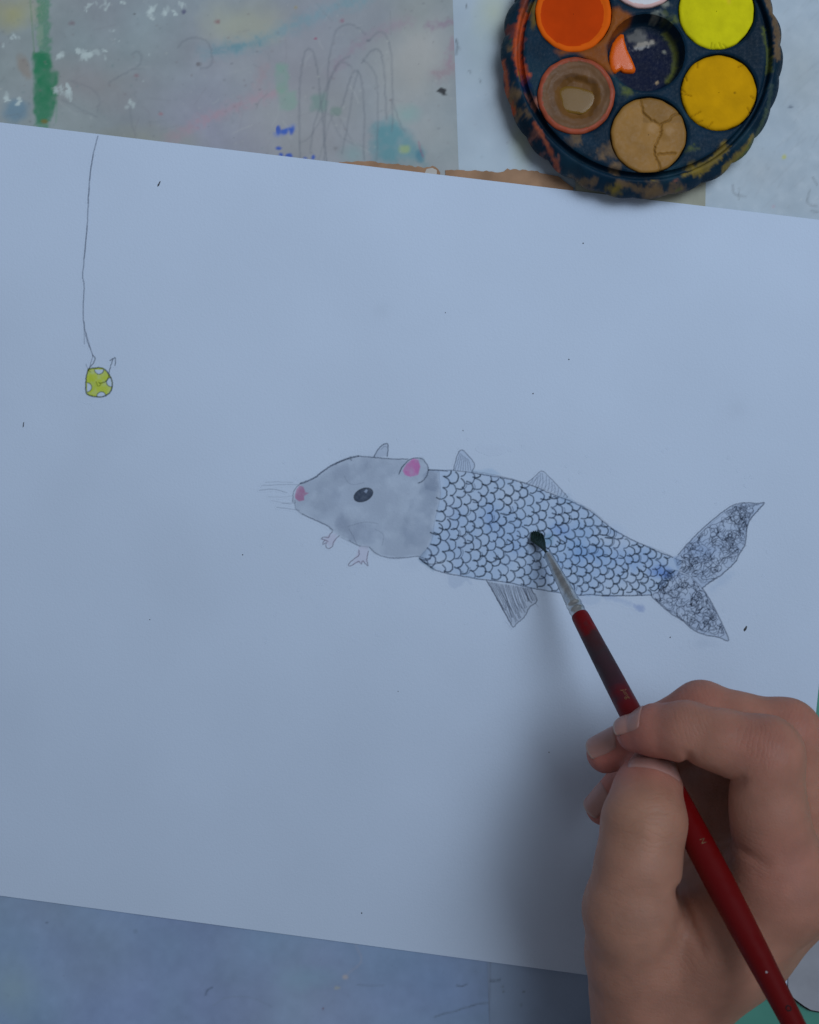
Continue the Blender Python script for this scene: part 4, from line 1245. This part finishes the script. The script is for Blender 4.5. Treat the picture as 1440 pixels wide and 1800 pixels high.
def cone_sd(X, Y, Z, a, b, ra, rb):
    d = b - a
    L2 = float((d ** 2).sum())
    t = ((X - a[0]) * d[0] + (Y - a[1]) * d[1] + (Z - a[2]) * d[2]) / L2
    t = np.clip(t, 0, 1)
    return np.sqrt((X - a[0] - t * d[0]) ** 2 + (Y - a[1] - t * d[1]) ** 2 + (Z - a[2] - t * d[2]) ** 2) - (ra + (rb - ra) * t)


def smin(a, b, k):
    h = np.clip(.5 + .5 * (b - a) / k, 0, 1)
    return b * (1 - h) + a * h - k * h * (1 - h)


FAR = np.float32(40.0)


def chain(nodes, k, pad=9.0):
    """smooth chain of round cones; nodes are (xyz mm, r)"""
    out = np.full(tuple(GN), FAR, np.float32)
    for (a, ra), (b, rb) in zip(nodes[:-1], nodes[1:]):
        m = max(ra, rb) + pad
        w = gwin(np.minimum(a, b) - m, np.maximum(a, b) + m)
        X, Y, Z = gx[w[0]][:, None, None], gy[w[1]][None, :, None], gz[w[2]][None, None, :]
        d = cone_sd(X, Y, Z, a, b, ra, rb).astype(np.float32)
        out[w] = smin(out[w], d, k)
    return out


def nodes(lst):
    """(px, py, z, r): photo position, height and radius in mm"""
    return [(H(a, b, c), d) for a, b, c, d in lst]


THUMB = nodes([(1143, 1362, 43, 6.6), (1139, 1395, 49, 7.9), (1133, 1445, 54.5, 9.4), (1122, 1520, 56, 9.3), (1108, 1600, 55, 10.4), (1115, 1680, 48, 11), (1138, 1760, 41, 12.2)])
INDEX = nodes([(1116, 1290, 48.5, 4.3), (1152, 1284, 51, 5.8), (1205, 1286, 55, 6.7), (1275, 1304, 58.5, 6.9), (1343, 1326, 60.5, 8.5), (1352, 1430, 60, 8.2), (1372, 1560, 56, 11.5)])
MIDDLE = nodes([(1066, 1324, 35, 4.9), (1150, 1287, 40, 5.9), (1233, 1250, 45, 6.9), (1300, 1270, 48, 6.7), (1380, 1290, 48, 8.1), (1402, 1400, 45, 8.6), (1420, 1530, 42, 11)])
RING = nodes([(1062, 1418, 21, 4.8), (1120, 1358, 24, 5.7), (1205, 1295, 28, 6.4), (1350, 1310, 31, 7.4), (1385, 1420, 29, 8.3), (1400, 1540, 28, 10)])
PINKY = nodes([(1120, 1490, 6.5, 4.4), (1180, 1420, 8, 5.0), (1300, 1350, 11, 5.8), (1340, 1430, 12, 7), (1375, 1550, 13, 9)])
CARP = [(1172, 1770, 46, 14), (1160, 1775, 30, 15)]
palm = chain(nodes([(1372, 1560, 56, 11.0), (1275, 1650, 51, 12), (1160, 1765, 45, 12)]), 5)
for ch_ in ([(1425, 1535, 42, 11), (1290, 1648, 42, 12.5), (1155, 1768, 40, 12.5)], [(1402, 1540, 28, 10.5), (1280, 1650, 28, 12), (1152, 1772, 31, 12.5)], [(1378, 1550, 13, 9.5), (1260, 1650, 15, 11), (1150, 1772, 24, 12)],
            [(1165, 1650, 38, 10), (1260, 1600, 42, 10), (1330, 1560, 46, 10)], [(1150, 1690, 42, 12), (1250, 1640, 46, 11)],
            [(1180, 1560, 24, 11), (1250, 1480, 27, 11), (1330, 1420, 31, 10)], [(1215, 1400, 29, 8), (1290, 1380, 33, 9), (1340, 1430, 36, 9)]):
    palm = smin(palm, chain(nodes(ch_), 5), 6)
# forearm
fa0, fa1, fa2 = H(1152, 1775, 44), H(1146, 1880, 42), np.array((60., -250., 42.))
fb0, fb1, fb2 = H(1152, 1785, 28), H(1143, 1880, 26), np.array((58., -250., 24.))
palm = smin(palm, chain([(fa0, 12.6), (fa1, 14.0), (fa2, 20)], 4), 5)
palm = smin(palm, chain([(fb0, 13), (fb1, 14.5), (fb2, 20)], 4), 6)
field = smin(palm, chain(THUMB, 2.2), 5.5)
field = smin(field, smin(palm, chain(INDEX, 2.0), 5.0), .9)
for f_ in (MIDDLE, RING, PINKY):
    field = smin(field, smin(palm, chain(f_, 2.0), 4.5), .9)


def groove(c, ax, w, depth, rad_):
    c, ax = np.array(c), np.array(ax, float); ax /= np.linalg.norm(ax)
    q = gwin(c - rad_ * 1.3, c + rad_ * 1.3)
    X, Y, Z = gx[q[0]][:, None, None] - c[0], gy[q[1]][None, :, None] - c[1], gz[q[2]][None, None, :] - c[2]
    s_ = X * ax[0] + Y * ax[1] + Z * ax[2]
    r_ = np.sqrt(X * X + Y * Y + Z * Z)
    field[q] += (depth * np.exp(-(s_ / w) ** 2) * np.clip(1 - (r_ / rad_) ** 4, 0, 1)).astype(np.float32)


# joint folds on the inner sides of the bends
groove(H(1203, 1322, 56), (1, .25, 0), .9, 1.3, 6)
groove(H(1293, 1362, 60), (.8, -.6, 0), 1.0, 1.2, 7)
groove(H(1316, 1497, 60), (.5, 1, 0), .8, .7, 8)
groove(H(1145, 1450, 64), (.05, 1, .2), .6, .28, 11)
groove(H(1135, 1428, 63), (-.05, 1, .2), .7, .25, 10)
groove(H(1140, 1475, 65), (.0, 1, .0), .6, .18, 10)
groove(H(1206, 1600, 56), (1, .45, .1), 1.0, 1.2, 11)
groove(H(1345, 1290, 67), (1, .3, .0), .6, .18, 7)

sgn = field < 0
sgn[:, :1, :] = sgn[:, :1, :]
# naive surface nets
c8 = [sgn[i:GN[0] - 1 + i, j:GN[1] - 1 + j, k:GN[2] - 1 + k] for i in (0, 1) for j in (0, 1) for k in (0, 1)]
s8 = sum(c.astype(np.int8) for c in c8)
act = np.argwhere((s8 > 0) & (s8 < 8))
cid = np.full(tuple(GN - 1), -1, np.int32)
cid[tuple(act.T)] = np.arange(len(act))
acc = np.zeros((len(act), 3)); cnt = np.zeros(len(act))
for ax_ in range(3):
    o1, o2 = [q for q in range(3) if q != ax_]
    for p in (0, 1):
        for q in (0, 1):
            A_ = act.copy(); A_[:, o1] += p; A_[:, o2] += q
            B_ = A_.copy(); B_[:, ax_] += 1
            fa, fb = field[tuple(A_.T)], field[tuple(B_.T)]
            m = (fa < 0) != (fb < 0)
            t_ = np.where(m, fa / np.where(m, fa - fb, 1), 0)
            P3 = A_.astype(float); P3[:, ax_] += t_
            acc[m] += P3[m]; cnt[m] += 1
HV = GLO + VOX * (acc / cnt[:, None])
HF = []
for ax_ in range(3):
    o1, o2 = (ax_ + 1) % 3, (ax_ + 2) % 3
    lo = [slice(0, None)] * 3; hi = [slice(0, None)] * 3
    lo[ax_] = slice(0, -1); hi[ax_] = slice(1, None)
    e = np.argwhere(sgn[tuple(lo)] != sgn[tuple(hi)])
    e = e[(e[:, o1] > 0) & (e[:, o2] > 0) & (e[:, o1] < GN[o1] - 1) & (e[:, o2] < GN[o2] - 1)]
    ins = sgn[tuple(e.T)]
    def cell(d1, d2):
        q = e.copy(); q[:, o1] -= d1; q[:, o2] -= d2
        return cid[tuple(q.T)]
    Q = np.stack([cell(1, 1), cell(0, 1), cell(0, 0), cell(1, 0)], 1)
    Q[~ins] = Q[~ins][:, ::-1]
    HF.append(Q)
HF = np.concatenate(HF)
HF = HF[(HF >= 0).all(1)]
# relax the surface a little
ed = np.concatenate([HF[:, [0, 1]], HF[:, [1, 2]], HF[:, [2, 3]], HF[:, [3, 0]]])
for it in range(5):
    s_ = np.zeros_like(HV); n_ = np.zeros(len(HV))
    for a_, b_2 in ((0, 1), (1, 0)):
        for q in range(3):
            s_[:, q] += np.bincount(ed[:, a_], HV[ed[:, b_2], q], len(HV))
        n_ += np.bincount(ed[:, a_], minlength=len(HV))
    HV = HV + .5 * (s_ / np.maximum(n_, 1)[:, None] - HV) * (1.0 if it % 2 == 0 else .7)
HV[:, 2] = np.maximum(HV[:, 2], .45)

# skin pigment: ruddier fingertips and joints, small mottling
SKIN = np.array((.45, .218, .15))
sk = np.tile(SKIN, (len(HV), 1))


def flush(c, r_, col, a_):
    m = (a_ * np.exp(-((np.linalg.norm(HV - c, axis=1) / r_) ** 2)))[:, None]
    sk[:] = sk * (1 - m) + np.array(col) * m


RUD = (.43, .135, .11)
for c_, r_, a_ in ((H(1110, 1290, 48), 9, .8), (H(1150, 1300, 51), 10, .5), (H(1060, 1325, 35), 14, .85), (H(1060, 1415, 21), 12, .85), (H(1143, 1360, 43), 9, .6), (H(1343, 1300, 66), 9, .35), (H(1225, 1230, 48), 9, .4), (H(1400, 1260, 52), 10, .4), (H(1380, 1520, 66), 12, .3)):
    flush(c_, r_, RUD, a_)
flush(H(1135, 1440, 64), 11, (.48, .26, .165), .5); flush(H(1110, 1610, 62), 13, (.46, .25, .17), .5)
sk *= (1 + .09 * (fbm(HV[:, 0] * 10 + HV[:, 2] * 3, HV[:, 1] * 10 + HV[:, 2] * 5, 45, 4, 6) - .5) * 2)[:, None]

M_SKIN = pigment_mat("skin", .55, .3, mott=.09, mscale=140, bump=.0, sss=.35, rad=(1, .32, .18), sss_scale=.0022, rough_var=.06)
nt = M_SKIN.node_tree; N, Lk = nt.nodes, nt.links
ge = [n_ for n_ in N if n_.type == 'NEW_GEOMETRY'][0]
vo_ = N.new("ShaderNodeTexVoronoi"); vo_.inputs["Scale"].default_value = 1300; vo_.feature = 'DISTANCE_TO_EDGE'
nz2 = N.new("ShaderNodeTexNoise"); nz2.inputs["Scale"].default_value = 420; nz2.inputs["Detail"].default_value = 5
Lk.new(ge.outputs["Position"], vo_.inputs["Vector"]); Lk.new(ge.outputs["Position"], nz2.inputs["Vector"])
sm_ = N.new("ShaderNodeMath"); sm_.operation = 'MULTIPLY_ADD'; sm_.inputs[1].default_value = .5
Lk.new(vo_.outputs["Distance"], sm_.inputs[0]); Lk.new(nz2.outputs["Fac"], sm_.inputs[2])
bp = N.new("ShaderNodeBump"); bp.inputs["Strength"].default_value = .45; bp.inputs["Distance"].default_value = .0003
hsum = sm_.outputs[0]
jz = N.new("ShaderNodeTexNoise"); jz.inputs["Scale"].default_value = 170; jz.inputs["Detail"].default_value = 3
Lk.new(ge.outputs["Position"], jz.inputs["Vector"])


def math_node(op, a, b=None, c=None):
    n_ = N.new("ShaderNodeMath"); n_.operation = op
    for i, v_ in enumerate((a, b, c)):
        if v_ is None:
            continue
        if isinstance(v_, (int, float)):
            n_.inputs[i].default_value = v_
        else:
            Lk.new(v_, n_.inputs[i])
    return n_.outputs[0]


def wrinkles(c, axis, radius, spacing, strength):
    """fine skin folds running across a joint"""
    global hsum
    sb = N.new("ShaderNodeVectorMath"); sb.operation = 'SUBTRACT'; sb.inputs[1].default_value = Vector(c) * .001
    Lk.new(ge.outputs["Position"], sb.inputs[0])
    dp = N.new("ShaderNodeVectorMath"); dp.operation = 'DOT_PRODUCT'; dp.inputs[1].default_value = Vector(axis).normalized()
    Lk.new(sb.outputs[0], dp.inputs[0])
    ln = N.new("ShaderNodeVectorMath"); ln.operation = 'LENGTH'; Lk.new(sb.outputs[0], ln.inputs[0])
    ph = math_node('MULTIPLY_ADD', dp.outputs["Value"], 6.283 / (spacing * .001), math_node('MULTIPLY', jz.outputs["Fac"], 14.0))
    w_ = math_node('POWER', math_node('ABSOLUTE', math_node('SINE', ph)), .35)
    mr_ = N.new("ShaderNodeMapRange"); mr_.interpolation_type = 'SMOOTHSTEP'
    mr_.inputs[1].default_value = radius * .001; mr_.inputs[2].default_value = radius * .00035; mr_.inputs[3].default_value = 0; mr_.inputs[4].default_value = 1
    Lk.new(ln.outputs["Value"], mr_.inputs[0])
    # 0 away from the joint, -strength inside the folds
    hsum = math_node('ADD', hsum, math_node('MULTIPLY', math_node('MULTIPLY', math_node('SUBTRACT', w_, 1.0), mr_.outputs[0]), strength))


wrinkles(H(1138, 1440, 63), (.05, 1, .1), 12, 2.6, 0.59)
wrinkles(H(1345, 1305, 68), (.9, -.35, 0), 10, 2.2, 0.49)
wrinkles(H(1212, 1258, 60), (1, .1, 0), 8, 2.0, 0.43)
wrinkles(H(1228, 1215, 50), (1, .2, 0), 8, 2.0, 0.41)
wrinkles(H(1395, 1262, 54), (.8, -.5, 0), 10, 2.2, 0.43)
wrinkles(H(1310, 1500, 62), (.4, 1, 0), 11, 2.4, 0.41)
wrinkles(H(1110, 1610, 65), (.1, 1, 0), 13, 3.2, 0.32)
wrinkles(H(1230, 1640, 58), (.7, .7, 0), 14, 2.6, 0.49)
wrinkles(H(1160, 1760, 60), (.0, 1, 0), 20, 3.0, 0.27)
Lk.new(hsum, bp.inputs["Height"]); Lk.new(bp.outputs[0], N["Principled BSDF"].inputs["Normal"])
hand = link("hand", mesh_np("hand", HV * .001, HF, True, sk), M_SKIN)
tag(hand, "bare right hand and wrist pinching the red paintbrush over the paper", "hand")

M_NAIL = pigment_mat("fingernail", .34, .4, mott=.05, mscale=300, sss=.15, sss_scale=.001)


def field_at(p):
    q = (np.array(p) - GLO) / VOX
    i = np.clip(np.floor(q).astype(int), 0, GN - 2)
    f = q - i
    v_ = field[i[0]:i[0] + 2, i[1]:i[1] + 2, i[2]:i[2] + 2].astype(float)
    v_ = v_[0] * (1 - f[0]) + v_[1] * f[0]
    v_ = v_[0] * (1 - f[1]) + v_[1] * f[1]
    return v_[0] * (1 - f[2]) + v_[1] * f[2]


def nail(label, chain_, nrm, s0, s1, half, lift=.14, flat=.55, tipw=.07):
    """curved plate on the last segment of a finger: s0..s1 mm from the tip centre, half = half angle"""
    (pa, ra), (pb, rb) = chain_[0], chain_[1]
    a_ = Vector(pa) - Vector(pb); L = a_.length; a_.normalize()          # towards the tip
    n_ = Vector(nrm); n_ = (n_ - a_ * n_.dot(a_)).normalized()
    s_ = a_.cross(n_)
    NU, NV = 27, 27
    G, C = np.zeros((NV, NU, 3)), []
    for j in range(NV):
        v_ = -1 + 2 * j / (NV - 1)                                       # -1 cuticle, 1 free edge
        for i in range(NU):
            u_ = -1 + 2 * i / (NU - 1)
            uu = u_ * math.sqrt(1 - .22 * v_ * v_)
            vv_ = v_ * math.sqrt(1 - .42 * u_ * u_)
            d = s1 + (s0 - s1) * (vv_ + 1) / 2                           # mm back from the tip centre
            r_ = ra + (rb - ra) * d / L if d > 0 else ra
            drop = 0 if d > 0 else flat * (r_ - math.sqrt(max(.2, r_ * r_ - d * d * .8)))
            th = uu * half
            off = lift - 1.3 * max(0, (max(abs(u_), -v_) - .84) / .16) ** 2
            dr_ = n_ * math.cos(th) + s_ * math.sin(th)
            q_ = Vector(pa) - a_ * max(d, 0)
            for t_ in np.arange(r_ - 1.5, r_ + 3, .12):
                if field_at(q_ + dr_ * t_) > 0:
                    r_ = t_
                    break
            p = Vector(pa) - a_ * d + dr_ * (r_ + off) - n_ * drop
            G[j, i] = p
            C.append((.45, .31, .26) if v_ > 1 - 2 * tipw else (.43, .225, .19))
    for _ in range(2):
        G[1:-1, 1:-1] = (G[:-2, 1:-1] + G[2:, 1:-1] + G[1:-1, :-2] + G[1:-1, 2:] + 2 * G[1:-1, 1:-1]) / 6
    idx = np.arange(NU * NV).reshape(NV, NU)
    F = np.stack([idx[:-1, :-1], idx[:-1, 1:], idx[1:, 1:], idx[1:, :-1]], -1).reshape(-1, 4)
    o = link("fingernail", mesh_np("fingernail", G.reshape(-1, 3) * .001, F, True, np.array(C)), M_NAIL, hand)
    bm = bmesh.new(); bm.from_mesh(o.data)
    c0 = sum((f.normal.dot(n_) for f in bm.faces))
    if c0 < 0:
        bmesh.ops.reverse_faces(bm, faces=bm.faces)
    bm.to_mesh(o.data); bm.free()
    md = o.modifiers.new("thickness", 'SOLIDIFY'); md.thickness = .0004; md.offset = -1
    o["label"] = label
    return o


nail("nail of the index finger on the brush", INDEX, (-.15, .86, .48), -3.8, 4.6, R(52))
nail("nail of the middle finger under the brush", MIDDLE, (-.25, .78, .58), -3.0, 6.0, R(52))
nail("nail of the ring finger behind the thumb", RING, (-.55, .55, .62), -3.0, 5.5, R(52))
nail("thumb nail seen edge on", THUMB, (.0, .55, .83), -5.5, 9.2, R(58))
